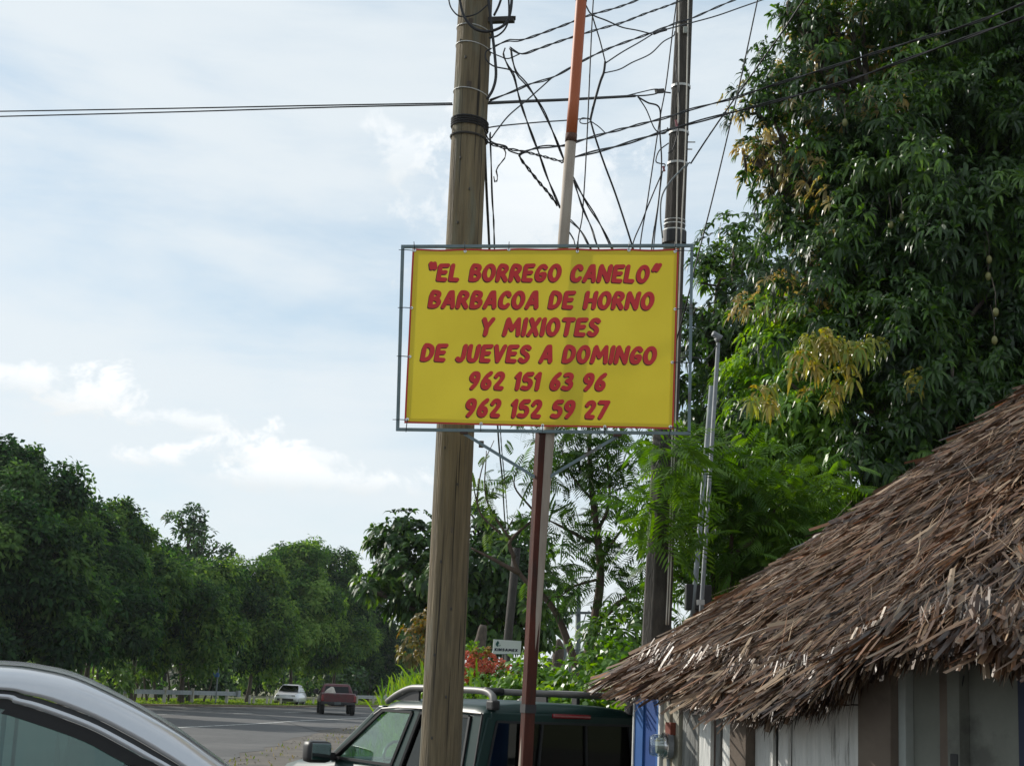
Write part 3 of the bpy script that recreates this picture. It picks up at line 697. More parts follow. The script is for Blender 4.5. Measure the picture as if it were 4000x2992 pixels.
# roof rack
zk = ZR+.115
for s_ in (1, -1):
    y = s_*(HW-.055)
    pts = catmull([(1.46, y-s_*.01, ZR-.015), (1.30, y, ZR+.05), (1.12, y, zk-.012), (.95, y, zk), (.4, y, zk), (.10, y, zk-.004), (.0, y, zk-.03), (-.035, y+s_*.005, ZR+.04), (-.04, y+s_*.01, ZR-.02)], 5)
    rl_ = MB().tube(pts, .028, 10).build('rack_rail', M['rack_grey'], t, smooth=True)
    MB().box((-.035, y+s_*.008, ZR+.008), (.085, .07, .075), bev=.015).build('rail_foot', M['black_plastic'], rl_)
    MB().box((.62, y, ZR+.05), (.07, .035, .11), bev=.008).build('rail_foot', M['black_plastic'], rl_)
    mb = MB(); quadpatch(mb, [(1.38, y, ZR+.0), (.98, y, ZR+.0), (.98, y, zk-.015), (1.12, y, zk-.02)], .02, (0, -s_, 0)); mb.build('rail_fairing', M['black_plastic'], rl_)
for x in (.07, .98):
    cb = MB().tube([(x, -HW+.04, zk-.004), (x, HW-.04, zk-.004)], .027, 10).build('rack_crossbar', M['rack_grey'], t, smooth=True)
    for s_ in (1, -1): MB().tube([(x, s_*(HW-.20), zk-.004), (x, s_*(HW-.05), zk-.004)], .032, 10).build('crossbar_clamp', M['black_plastic'], cb, smooth=True)
MB().box((.52, -.05, ZR+.06), (.10, .03, .05), Matrix.Rotation(R(30), 3, 'Y')).build('rack_lever', M['rack_grey'], t)
MB().box((-1.57, 0, .68), (.05, 1.36, .48), bev=.02).build('tailgate', M['suv'], t)
MB().box((-1.66, 0, .42), (.16, 1.5, .16), bev=.04).build('rear_bumper', M['chrome'], t)
MB().box((3.24, 0, .46), (.16, 1.46, .18), bev=.05).build('front_bumper', M['black_plastic'], t)
MB().box((3.2, 0, .66), (.06, .7, .16), bev=.02).build('grille', M['black_plastic'], t)
for s_ in (1, -1):
    MB().box((-1.56, s_*.72, .72), (.07, .12, .30), bev=.02).build('tail_light', M['red_lens'], t)
    MB().box((3.15, s_*.54, .68), (.12, .24, .14), bev=.03).build('headlight', M['chrome'], t)
    for x in (-.85, 3.0): wheel(t, (x, s_*.72, .36), .36, .24)

# ---- maroon pickup driving away
b = G(1318, 2792); YW = R(9)
t = local(thing('maroon_pickup', 'maroon pickup driving away on the road with a pale sack in its bed', 'pickup', (b.x, b.y, 0), math.pi/2+YW))
solid_body(MB(), [(-.2, .66, 1.10, .86, .84), (0, .62, 1.12, .92, .90), (1.9, .6, 1.12, .93, .90), (2.0, .6, 1.12, .93, .89), (3.3, .6, 1.10, .93, .86), (4.3, .6, 1.0, .92, .80), (4.75, .62, .92, .86, .74)]).build('body', M['maroon'], t, smooth=True)
MB().box((-.22, 0, .87), (.06, 1.52, .44), bev=.02).build('tailgate', M['maroon'], t)
MB().box((-.32, 0, .60), (.18, 1.74, .15), bev=.03).build('rear_bumper', M['black_plastic'], t)
MB().box((-.415, .05, .61), (.02, .34, .14)).build('licence_plate', M['grey_back'], t)
rings = []
for z, w_, x0, x1 in ((1.06, .86, 1.98, 3.35), (1.25, .82, 2.0, 3.15), (1.45, .74, 2.06, 2.95), (1.56, .66, 2.12, 2.85), (1.60, .56, 2.2, 2.78)):
    rings.append([(x0, -w_, z), (x0, w_, z), (x1, w_, z), (x1, -w_, z)])
MB().loft(rings, close=True).build('cab', M['maroon'], t, bevel=.05)
mb = MB(); quadpatch(mb, [(1.965, -.66, 1.13), (1.965, .66, 1.13), (2.04, .60, 1.46), (2.04, -.60, 1.46)], .03, (1, 0, 0)); mb.build('rear_window', M['dark_glass'], t)
for s_ in (1, -1):
    mb = MB(); quadpatch(mb, [(2.2, s_*.862, 1.12), (3.1, s_*.862, 1.12), (2.9, s_*.76, 1.45), (2.2, s_*.76, 1.45)], .02, (0, -s_, 0)); mb.build('side_window', M['dark_glass'], t)
    MB().box((-.2, s_*.84, .86), (.08, .14, .32), bev=.02).build('tail_light', M['red_lens'], t)
    mm = MB().box((2.95, s_*1.07, 1.16), (.10, .22, .26), bev=.03).build('mirror', M['black_plastic'], t); MB().bar((2.95, s_*.85, 1.1), (2.95, s_*1.0, 1.1), .04).build('mirror_arm', M['black_plastic'], mm)
    for x in (.75, 3.75): wheel(t, (x, s_*.80, .37), .37, .25)
MB().box((.55, -.94, .82), (1.2, .05, .40), bev=.02).build('fender_panel', M['tan_paint'], t)['label'] = 'faded tan rear fender'
MB().box((2.2, 0, .53), (4.2, .7, .16)).build('chassis', M['black_plastic'], t)
sk = MB(); 
rings = []
for z, r_, dx in ((1.06, .30, 0), (1.16, .30, .02), (1.28, .22, .0), (1.38, .13, -.05), (1.44, .05, -.06)):
    rings.append([Vector((math.cos(k*math.pi/5)*r_*.8+dx+.3, math.sin(k*math.pi/5)*r_+.42+dx, z)) for k in range(10)])
mx = Matrix.Translation(t.location) @ Matrix.Rotation(math.pi/2+YW, 4, 'Z')
o = MB().loft([[mx @ p for p in r_] for r_ in rings], close=True).build('sack', M['sack'], None, smooth=True); tag(o, 'pale sack standing in the bed of the maroon pickup', 'sack')

# ---- small white car on the verge
b = P(1136, 2700, 106.5); t = local(thing('white_car', 'small white car behind the short white posts', 'car', (b.x, b.y, 0), math.pi/2+R(178)))
solid_body(MB(), [(-2.0, .4, .78, .72, .66), (-1.9, .3, .9, .80, .72), (-1.0, .25, .94, .83, .74), (.7, .25, .92, .83, .74), (1.8, .28, .80, .80, .68), (2.05, .4, .66, .70, .6)]).build('body', M['white_car'], t, smooth=True)
rings = []
for z, w_, x0, x1 in ((.9, .74, -1.5, .95), (1.15, .68, -1.15, .5), (1.36, .58, -.85, .1), (1.42, .5, -.7, -.05)):
    rings.append([(x0, -w_, z), (x0, w_, z), (x1, w_, z), (x1, -w_, z)])
MB().loft(rings, close=True).build('cabin', M['white_car'], t, bevel=.05)
mb = MB(); quadpatch(mb, [(.92, -.66, .95), (.92, .66, .95), (.2, .54, 1.33), (.2, -.54, 1.33)], .03, (-1, 0, .2)); 
mb.V = [v+Vector((.06, 0, .01)) for v in mb.V]; mb.build('windshield', M['dark_glass'], t)
for s_ in (1, -1):
    mb = MB(); quadpatch(mb, [(-1.2, s_*.745, .95), (.7, s_*.745, .95), (.15, s_*.62, 1.32), (-.8, s_*.62, 1.32)], .02, (0, -s_, 0)); mb.build('side_window', M['dark_glass'], t)
    MB().box((2.0, s_*.52, .66), (.1, .26, .12), bev=.03).build('headlight', M['chrome'], t)
    for x in (-1.25, 1.3): wheel(t, (x, s_*.72, .29), .29, .18)
MB().box((2.06, 0, .42), (.08, 1.1, .14), bev=.02).build('front_bumper', M['black_plastic'], t)

# ---- silver van at the lower left, side on, nose to the right
VA = R(15); vo = P(400, 2710, 6.45); vo.z = 0; WID = 1.5
vd = Vector((math.cos(VA), math.sin(VA), 0)); vn = Vector((vd.y, -vd.x, 0))
t = local(thing('silver_van', 'silver van with teal tinted windows at the lower left corner', 'van', vo, VA)); van = t
def vx(u, v):
    d = ray(u, v); k = (vo-CAM).dot(vn)/d.dot(vn); p = CAM+d*k; return (p-vo).dot(vd), p.z
crease = [(-900, 2637), (-400, 2632), (0, 2642), (163, 2662), (285, 2692), (407, 2744), (560, 2822), (700, 2905), (815, 2987), (905, 3052), (1000, 3125)]
seal = [(-900, 2690), (-400, 2682), (0, 2692), (100, 2711), (195, 2735), (366, 2800), (509, 2873), (620, 2937), (708, 2991), (800, 3055), (890, 3125)]
cr = catmull([Vector((x, 0, z)) for x, z in (vx(*p) for p in crease)], 5); sp_ = catmull([Vector((x, 0, z)) for x, z in (vx(*p) for p in seal)], 5)
rings = []
for a_, b_ in zip(cr, sp_):
    def L_(f_, y, dz=0): p = b_.lerp(a_, f_); return Vector((p.x, y, p.z+dz))
    rings.append([L_(0, .06), L_(-.02, .02), L_(0, -.004), L_(.3, .0), L_(.75, .008), L_(.97, .016), L_(1.0, .022, .003), L_(1.0, .045, .018), L_(1.0, .08, .034), L_(1.0, .13, .046), L_(.6, .13), L_(.2, .08)])
MB().loft(rings, close=True).build('roof_rail', M['silver'], t, smooth=True)
MB().loft([[Vector((p.x, WID-p.y, p.z)) for p in r_] for r_ in rings], close=True).build('roof_rail', M['silver'], t, smooth=True)
i_w = next(i for i, p in enumerate(cr) if p.x > vx(440, 2750)[0])
def crown(y): return .043+.025*math.sin(math.pi*y/WID)
ys_ = np.linspace(.122, WID-.122, 15)
MB().loft([[Vector((p.x, y, p.z+crown(y))) for y in ys_] for p in cr[:i_w]]).build('roof', M['silver'], t, smooth=True)
for q_ in (ys_[:5], ys_[-5:]): MB().loft([[Vector((p.x, y, p.z+crown(y))) for y in q_] for p in cr[i_w-1:]]).build('a_pillar', M['silver'], t, smooth=True)
MB().loft([[Vector((p.x, y, p.z+crown(y)-.006)) for y in ys_[4:-4]] for p in cr[i_w-1:]]).build('windshield', M['teal_glass'], t, smooth=True)
def below(f_, dy):
    out = []
    for a_, b_ in zip(cr, sp_):
        dd = (b_-a_)*1.75; out.append(Vector((b_.x+dd.x*f_, dy, b_.z+dd.z*f_)))
    return out
def strip(f0, f1, dy0, dy1, th=.012):
    mb = MB(); A_, B_ = below(f0, dy0), below(f1, dy1); mb.loft([[p, q_, q_+Vector((0, th, 0)), p+Vector((0, th, 0))] for p, q_ in zip(A_, B_)], close=True); return mb
strip(.03, .19, .006, .0).build('door_seal', M['black_plastic'], t)
strip(.19, .40, -.002, .0).build('window_trim', M['silver'], t, smooth=True)
strip(.42, .86, .008, .012).build('window_seal', M['black_plastic'], t)
A_ = below(.82, .02); belt = 1.02
gl_pts = [p for p in A_ if p.z > belt+.01]
MB().loft([[Vector((p.x, .02, p.z)), Vector((p.x, -.04, belt))] for p in gl_pts]).build('side_window', M['teal_glass'], t)
MB().loft([[Vector((p.x, WID-.02, p.z)), Vector((p.x, WID+.04, belt))] for p in gl_pts]).build('side_window', M['teal_glass'], t)
x0 = A_[0].x
rings = []
for x, zb_, zt_, in_ in ((x0, .3, belt, -.02), (-1.0, .25, belt, -.05), (.1, .25, belt-.01, -.06), (.45, .26, .98, -.06), (.9, .28, .92, -.03), (1.3, .32, .82, .05), (1.45, .4, .66, .18)):
    rings.append([Vector((x, in_+.05, zb_)), Vector((x, in_-.02, zb_+.15)), Vector((x, in_-.02, zt_-.1)), Vector((x, in_+.03, zt_)), Vector((x, WID-in_-.03, zt_)), Vector((x, WID-in_+.02, zt_-.1)), Vector((x, WID-in_+.02, zb_+.15)), Vector((x, WID-in_-.05, zb_))])
MB().loft(rings, close=True).build('body', M['silver'], t, smooth=True)
MB().box((.05, WID/2, 1.0), (.5, 1.2, .1), bev=.04).build('dashboard', M['seat'], t, smooth=True)
q = P(540, 2992, 8.05); ql = Vector(((q-vo).dot(vd), (q-vo).dot(-vn), q.z))
MB().box(ql+Vector((0, 0, -.02)), (.17, .12, .13), bev=.05).build('mirror', M['suv'], t, smooth=True)
MB().bar((ql.x+.02, WID-.02, ql.z-.06), (ql.x+.02, ql.y, ql.z-.06), .05, .04).build('mirror_arm', M['black_plastic'], t)
for x in (.95, x0+.7):
    for y in (.08, WID-.08): wheel(t, (x, y, .31), .31, .2)

# ------------------------------------------------------------------ poles
def pole_mesh(axis, n=20, rough_=.0):
    """axis: [(point, radius)]"""
    mb = MB(); pts = [a[0] for a in axis]; rad = [a[1] for a in axis]
    mb.tube(pts, rad, n); return mb
def line_pole(p0, p1, r0, r1, z1, n=20, seg=14):
    p0, p1 = Vector(p0), Vector(p1); d = (p1-p0)/(p1.z-p0.z)
    out = []
    for k in range(seg+1):
        z = -.3+(z1+.3)*k/seg; out.append((p0+d*(z-p0.z), r0+(r1-r0)*(z-p0.z)/(p1.z-p0.z)))
    return out
def ring(mb, axis_fn, z, r, tilt=0.0, w=.004, n=22, rr=None, az=0):
    pts = []
    for k in range(n+1):
        a_ = 2*math.pi*k/n; c = axis_fn(z); pts.append(c+Vector((math.cos(a_)*r, math.sin(a_)*r, tilt*math.cos(a_-az)*r)))
    mb.tube(pts, w, 5, cap=False)
# wooden pole
YW_ = 10.8
wp0, wp1 = P(1716, 2992, YW_), P(1858, 0, YW_)
def wax(z): return wp0+(wp1-wp0)*((z-wp0.z)/(wp1.z-wp0.z))
def wrad(z): return .141+(.127-.141)*(z-wp0.z)/(wp1.z-wp0.z)
t = thing('wooden_pole', 'thick weathered wooden utility pole in front of the green crew cab', 'utility pole', (wax(0).x, wax(0).y, 0)); wpole = t
mb = MB(); n = 28; rings = []
for k in range(64):
    z = -.3+9.3*k/63; c = wax(z)
    rings.append([c+Vector((math.cos(a_), math.sin(a_), 0))*(wrad(z)*(1+.018*math.sin(3*a_+z*.7)+.010*math.sin(7*a_+1.3*z)+.006*math.sin(13*a_+z*2.1))) for a_ in [2*math.pi*j/n for j in range(n)]])
mb.loft(rings, close=True).build('shaft', M['wood_pole'], t, smooth=True)
def wz(v): 
    lo, hi = 0, 9
    for _ in range(40):
        m_ = (lo+hi)/2
        if PX(wax(m_))[1] > v: lo = m_
        else: hi = m_
    return lo
for v in (128, 196, 375):
    mb = MB(); z = wz(v); ring(mb, wax, z, wrad(z)+.004, -.20, .0042, az=R(20)); mb.build('wire_band', M['strap'], t)
for v in (478, 487, 496, 505):
    mb = MB(); z = wz(v); ring(mb, wax, z, wrad(z)+.006, -.10, .0075, az=R(20)); mb.build('cable_wrap', M['black_cable'], t)
mb = MB(); z = wz(545); ring(mb, wax, z, wrad(z)+.006, -.10, .009, az=R(20)); mb.build('cable_wrap', M['dark_strap'], t)
# bracket
b0 = P(1900, 82, YW_-.05); b1 = P(2008, 78, YW_-.1)
br = MB().bar(b0, b1, .05, .038).build('bracket', M['dark_strap'], t)
MB().bar(b1+Vector((-.01, 0, .012)), b1+Vector((.012, 0, .012)), .05, .012).build('bracket_lip', M['dark_strap'], br)
mb = MB()
for u, v in ((1838, 85), (1832, 330), (1880, 1735), (1760, 2070)):
    c = P(u, v, YW_-.128); MB().box(c, (.035, .012, .05), bev=.005).build('knot', M['bark'], t)
for u, v in ((1800, 640), (1835, 760), (1790, 890), (1740, 1760), (1790, 1900), (1725, 2200), (1765, 2380), (1700, 2560), (1745, 2720), (1690, 2880), (1820, 250), (1800, 180)):
    z = wz(v); c = wax(z); d = (P(u, v, YW_)-c); d.z = 0; off_ = max(-.11, min(.11, d.x)); p_ = Vector((c.x+off_, c.y-math.sqrt(wrad(z)**2-off_**2)-.002, z))
    MB().box(p_, (.012, .012, .02), bev=.003).build('nail', M['dark_strap'], t)
def pl(pts, Y): return [P(u, v, Y if not isinstance(Y, (list, tuple)) else Y[i]) for i, (u, v) in enumerate(pts)]
def cablepart(name, pts, Y, r, m, parent, n=6):
    mb = MB(); mb.tube(catmull(pl(pts, Y), 6), r, 7); return mb.build(name, m, parent, smooth=True)
cablepart('cable', [(1896, -60), (1908, 0), (1922, 120), (1934, 230), (1937, 300), (1925, 350), (1903, 388)], 10.62, .011, M['black_cable'], t)
cablepart('cable', [(1750, -60), (1753, 0), (1766, 38), (1800, 66), (1860, 56), (1905, 20)], 10.62, .0055, M['black_cable'], t)
cablepart('cable', [(1790, -60), (1797, 10), (1815, 70), (1850, 110), (1890, 124), (1935, 118), (1975, 92), (1995, 40), (2002, -60)], 10.60, .011, M['black_cable'], t)
cablepart('cable', [(1930, 62), (1950, 20), (1972, -50)], 10.65, .009, M['black_cable'], t)
cablepart('cable', [(1910, 150), (1945, 140), (1975, 110), (1988, 60), (1985, -50)], 10.64, .007, M['black_cable'], t)

# concrete pole
YC = 14.0; cp0, cp1 = P(2567, 2423, YC), P(2675, 0, YC)
def cax(z): return cp0+(cp1-cp0)*((z-cp0.z)/(cp1.z-cp0.z))
def crad(z): return .136+(.083-.136)*(z-cp0.z)/(cp1.z-cp0.z)
def cz(v):
    lo, hi = 0, 12
    for _ in range(40):
        m_ = (lo+hi)/2
        if PX(cax(m_))[1] > v: lo = m_
        else: hi = m_
    return lo
t = thing('concrete_pole', 'dark stained concrete pole strapped with cables right of the yellow sign', 'utility pole', (cax(0).x, cax(0).y, 0)); cpole = t
rings = []; n = 8
for k in range(20):
    z = -.3+10.3*k/19; c = cax(z); rings.append([c+Vector((math.cos(a_), math.sin(a_), 0))*crad(z) for a_ in [2*math.pi*(j+.5)/n for j in range(n)]])
MB().loft(rings, close=True).build('shaft', M['concrete'], t, bevel=.008)
for v, w_ in ((342, .012), (522, .012), (643, .011), (905, .012), (880, .005), (865, .004)):
    z = cz(v); mb = MB(); rr = crad(z)+.003
    mb.loft([[cax(z)+Vector((math.cos(a_)*rr, math.sin(a_)*rr, -w_)), cax(z)+Vector((math.cos(a_)*rr, math.sin(a_)*rr, w_))] for a_ in [2*math.pi*j/24 for j in range(25)]])
    mb.build('strap', M['strap'], t)
z = cz(930); mb = MB(); rr = crad(z)+.012
mb.loft([[cax(z)+Vector((math.cos(a_)*rr, math.sin(a_)*rr, h)) for h in (-.06, .06)] for a_ in [2*math.pi*j/24 for j in range(25)]]); mb.build('dark_collar', M['black_plastic'], t)
for v in (556, 584):
    mb = MB(); mb.bar(P(2680, v, YC), P(2716 if v < 570 else 2704, v, YC-.02), .010); mb.build('bolt', M['strap'], t)
ins = MB().tube(pl([(2650, 95), (2650, 130)], YC-.12), .012, 10).build('insulator', M['white_paint'], t); 
MB().box(P(2678, 118, YC-.1), (.045, .02, .07), bev=.01).build('tag_plate', M['pale_trim'], t)
for pts in ([(2652, -60), (2652, 200), (2648, 600), (2643, 900), (2626, 1700), (2612, 2200), (2602, 2440)], [(2690, -40), (2680, 500), (2672, 700), (2660, 950), (2636, 1700), (2621, 2200), (2611, 2440)]):
    cablepart('pale_cable', pts, YC-.17, .0065, M['pale_cable'], t)
cablepart('cable', [(2640, 250), (2655, 420), (2650, 500), (2630, 580), (2610, 600)], YC-.18, .006, M['black_cable'], t)
cablepart('cable', [(2612, 560), (2575, 590), (2562, 630), (2580, 640), (2598, 645), (2585, 680)], YC-.16, .006, M['black_cable'], t)
cablepart('cable', [(2695, 635), (2660, 665), (2615, 715), (2585, 770), (2580, 850), (2588, 930)], YC-.18, .008, M['grey_pvc'], t)
MB().tube(pl([(2590, 650), (2596, 670)], YC-.18), .010, 8).build('red_splice', M['red_lens'], t)
MB().tube(pl([(2640, 470), (2646, 500)], YC-.18), .012, 8).build('red_splice', M['red_lens'], t)

# leaning orange and white pipe behind the sign
YO = 9.41
op0, op1 = P(2104, 2240, YO), P(2271, 0, YO)
def oax(z): return op0+(op1-op0)*((z-op0.z)/(op1.z-op0.z))
def oz(v):
    lo, hi = 0, 9
    for _ in range(40):
        m_ = (lo+hi)/2
        if PX(oax(m_))[1] > v: lo = m_
        else: hi = m_
    return lo
t = thing('leaning_pipe', 'slim leaning pipe behind the yellow sign, orange above and pale below', 'pipe', (oax(0).x, oax(0).y, 0))
zj = oz(545); ro = .0345
MB().tube([oax(z) for z in np.linspace(-.2, zj, 10)], [ro*1.02]*10, 16).build('lower_pipe', M['pale_pipe'], t, smooth=True)
MB().tube([oax(z) for z in np.linspace(zj+.01, 7.4, 10)], ro*1.04, 16).build('upper_pipe', M['orange_pipe'], t, smooth=True)
MB().tube([oax(zj-.02), oax(zj+.035)], ro*1.10, 16).build('joint', mat('rusty_joint', (.09, .04, .025), None, .8, 12), t, smooth=True)
MB().tube([oax(oz(6)), oax(oz(-14))], ro*1.10, 16).build('joint', M['dark_strap'], t, smooth=True)

# ------------------------------------------------------------------ the yellow sign
SL, SR = P(1556, 1300, 9.46), P(2704, 1300, 9.26)
ex = Vector((SR.x-SL.x, SR.y-SL.y, 0)).normalized(); nz = Vector((ex.y, -ex.x, 0))     # nz looks at the camera
def onsign(u, v, out=0.0):
    d = ray(u, v); k = (SL-CAM).dot(nz)/d.dot(nz); return CAM+d*k+nz*out
base = P(2052, 2992, 9.42); base.z = 0
t = thing('yellow_sign', 'yellow banner sign with red lettering on a rust red steel post', 'sign', base); sign = t
c4 = [(1572, 962), (2703, 958), (2692, 1692), (1552, 1676)]
names = ['frame_bar']*4
for k in range(4):
    a_, b_ = onsign(*c4[k], -.012), onsign(*c4[(k+1) % 4], -.012); d = (b_-a_).normalized()*.0095
    if k % 2 == 0: a_, b_ = a_-d, b_+d
    else: a_, b_ = a_+d*1.02, b_-d*1.02
    MB().bar(a_, b_, .019, .019, up=nz).build('frame_bar', M['steel_frame'], t)
# post
p0 = onsign(2115, 1690, -.05); pb = P(2052, 2992, 9.40)
d = (pb-p0); pe = p0+d*((-.3-p0.z)/d.z)
MB().bar(p0+(p0-pe).normalized()*.01, pe, .066, .066, up=Matrix.Rotation(R(24), 3, 'Z') @ Vector((0, 1, 0))).build('post', M['rust_post'], t, bevel=.005)
a_ = pb+(p0-pb)*.155; b_ = pb+(p0-pb)*.18
bd = MB().bar(a_, b_, .073, .073, up=Matrix.Rotation(R(24), 3, 'Z') @ Vector((0, 1, 0))).build('tape_band', M['black_plastic'], t)
for (u0, v0), (u1, v1) in (((1811, 1690), (2092, 1862)), ((2411, 1700), (2128, 1868))):
    MB().bar(onsign(u0, v0, -.04), onsign(u1, v1, -.045), .018, .018, up=nz).build('brace', M['steel_frame'], t)
for u, v in ((1811, 1688), (2411, 1698)):
    MB().box(onsign(u, v, -.02), (.05, .03, .016), bev=.006).build('weld', mat('rusty_weld', (.09, .05, .04), None, .9, 20), t)
# banner: a slack sheet
bc = dict(tl=(1613, 974), tr=(2652, 973), br=(2631, 1678), bl=(1581, 1655))
def bpix(a, b):
    tl, tr, br_, bl = bc['tl'], bc['tr'], bc['br'], bc['bl']
    u = (tl[0]*(1-a)+tr[0]*a)*(1-b)+(bl[0]*(1-a)+br_[0]*a)*b; v = (tl[1]*(1-a)+tr[1]*a)*(1-b)+(bl[1]*(1-a)+br_[1]*a)*b
    # edges pulled in between the ties
    v += 3.0*math.sin(a*math.pi*5)**2*(1 if b < .02 else 0)
    return u, v
def wave(p):
    x = (p-SL).dot(ex); z = p.z
    return .006*math.sin(x*5.2+z*2.1)+.004*math.sin(x*2.1-z*7.3+1)+.0016*math.sin(x*15+z*3)
def onbanner(u, v, out=0.0):
    p = onsign(u, v, 0.0); return p+nz*(.012+wave(p)+out)
NA, NB = 84, 56; V = []; Fc = []; mi = []
for j in range(NB+1):
    for i in range(NA+1): V.append(onbanner(*bpix(i/NA, j/NB)))
bw, bh = 1, 1
for j in range(NB):
    for i in range(NA):
        Fc.append((j*(NA+1)+i, (j+1)*(NA+1)+i, (j+1)*(NA+1)+i+1, j*(NA+1)+i+1))
banner = mesh('banner', V, Fc, [M['banner']], t, smooth=True)
banner['label'] = 'yellow vinyl banner with red border and red lettering'
# hem: a doubled strip on the back of the sheet
def band(name, f0, f1, out, m, th=None):
    segs = []
    rect = [(f0, f0), (1-f0, f0), (1-f0, 1-f0), (f0, 1-f0)]
    V = []; Fc = []
    asp = 1050/690
    def ab(side, s_, f): 
        fx, fy = f, f*asp
        return [(fx+(1-2*fx)*s_, fy), (1-fx, fy+(1-2*fy)*s_), (1-fx-(1-2*fx)*s_, 1-fy), (fx, 1-fy-(1-2*fy)*s_)][side]
    for side in range(4):
        k = len(V); n_ = 60
        for i in range(n_+1):
            for f in (f0, f1):
                V.append(onbanner(*bpix(*ab(side, i/n_, f)), out))
        for i in range(n_): Fc.append((k+2*i, k+2*i+1, k+2*i+3, k+2*i+2))
    return mesh(name, V, Fc, m, banner, smooth=True)
band('hem', .001, .021, -.003, M['banner'])
band('border_print', .0005, .0068, .0012, M['hem_red'])
# lettering
GL = {
 'A': [[(0, 0), (.30, .98), (.42, 1), (.60, 0)], [(.14, .30), (.52, .30)]],
 'B': [[(.02, .02), (0, 1), (.26, 1), (.45, .92), (.46, .70), (.28, .53), (.06, .53)], [(.28, .53), (.52, .40), (.52, .14), (.30, 0), (.02, .02)]],
 'C': [[(.50, .80), (.42, .98), (.22, .98), (.04, .74), (0, .40), (.06, .10), (.24, 0), (.42, .04), (.50, .16)]],
 'D': [[(0, .02), (0, 1), (.24, 1), (.48, .86), (.56, .52), (.46, .16), (.22, .0), (0, .02)]],
 'E': [[(.46, 1), (0, .98), (0, .02), (.44, 0)], [(.02, .5), (.38, .52)]],
 'G': [[(.50, .84), (.36, .99), (.16, .92), (.02, .64), (0, .34), (.09, .06), (.30, 0), (.48, .10), (.52, .42), (.30, .42)]],
 'H': [[(0, 0), (0, 1)], [(.54, 0), (.54, 1)], [(0, .48), (.54, .50)]],
 'I': [[(0, 0), (0, 1)]],
 'J': [[(.36, 1), (.35, .22), (.26, .03), (.1, 0), (0, .12)]],
 'K': [[(0, 0), (0, 1)], [(.48, 1), (.02, .45)], [(.14, .55), (.5, 0)]],
 'L': [[(0, 1), (0, .02), (.42, 0)]],
 'M': [[(0, 0), (.10, 1), (.42, .34), (.74, 1), (.86, 0)]],
 'N': [[(0, 0), (.02, 1), (.58, 0), (.62, 1)]],
 'O': [[(.29+.29*math.cos(2*math.pi*k/18), .5+.5*math.sin(2*math.pi*k/18)) for k in range(19)]],
 'R': [[(0, 0), (0, 1), (.28, 1), (.46, .88), (.46, .66), (.28, .50), (.04, .48)], [(.20, .48), (.52, 0)]],
 'S': [[(.46, .88), (.34, 1), (.14, .98), (.03, .82), (.08, .62), (.26, .52), (.43, .38), (.45, .16), (.30, 0), (.12, 0), (0, .12)]],
 'T': [[(0, 1), (.56, 1)], [(.28, 1), (.26, 0)]],
 'U': [[(0, 1), (0, .25), (.10, .03), (.26, 0), (.42, .04), (.50, .25), (.52, 1)]],
 'V': [[(0, 1), (.24, 0), (.54, 1)]],
 'X': [[(0, 0), (.50, 1)], [(.02, 1), (.48, 0)]],
 'Y': [[(0, 1), (.24, .48), (.54, 1)], [(.24, .48), (.22, 0)]],
 '1': [[(0, .80), (.15, 1), (.14, 0)]],
 '2': [[(.02, .80), (.12, .97), (.32, 1), (.45, .84), (.40, .58), (.02, .02), (.48, 0)]],
 '3': [[(.04, .94), (.22, 1), (.43, .90), (.42, .66), (.20, .54)], [(.20, .54), (.46, .42), (.46, .14), (.26, 0), (0, .08)]],
 '5': [[(.46, 1), (.08, .98), (.03, .56), (.26, .62), (.46, .46), (.46, .18), (.28, 0), (0, .06)]],
 '6': [[(.42, 1), (.20, .80), (.03, .42), (.05, .12), (.22, 0), (.42, .08), (.46, .32), (.32, .50), (.12, .44), (.04, .30)]],
 '7': [[(0, 1), (.50, 1), (.16, 0)]],
 '9': [[(.44, .62), (.30, .48), (.10, .52), (.01, .72), (.08, .93), (.26, 1), (.42, .92), (.45, .64), (.36, .28), (.16, 0)]],
 '“': [[(.0, 1.12), (.10, .80)], [(.22, 1.12), (.32, .80)]], '”': [[(.14, 1.12), (.02, .80)], [(.36, 1.12), (.24, .80)]],
}
CURVY = set('BCDGJORSU23569')
def chaikin(p):
    o_ = [p[0]]
    for a_, b_ in zip(p, p[1:]): o_ += [(a_[0]*.75+b_[0]*.25, a_[1]*.75+b_[1]*.25), (a_[0]*.25+b_[0]*.75, a_[1]*.25+b_[1]*.75)]
    return o_+[p[-1]]
def gw(ch): return max(p[0] for s_ in GL[ch] for p in s_)
def stroke_mesh(strokes, rad, place, depth0, step=2.5e-5):
    V = []; Fc = []; dep = depth0
    for st in strokes:
        for (x0, y0), (x1, y1) in zip(st, st[1:]):
            L = math.hypot(x1-x0, y1-y0) or 1e-6; dx, dy = (x1-x0)/L, (y1-y0)/L; a0 = math.atan2(dy, dx)
            out = [(x1+math.cos(a0+t_)*rad, y1+math.sin(a0+t_)*rad) for t_ in np.linspace(-math.pi/2, math.pi/2, 8)] + \
                  [(x0+math.cos(a0+t_)*rad, y0+math.sin(a0+t_)*rad) for t_ in np.linspace(math.pi/2, 1.5*math.pi, 8)]
            k = len(V); V += [place(x, y, dep) for x, y in out]; Fc.append(tuple(range(k, k+len(out)))); dep += step
    return V, Fc
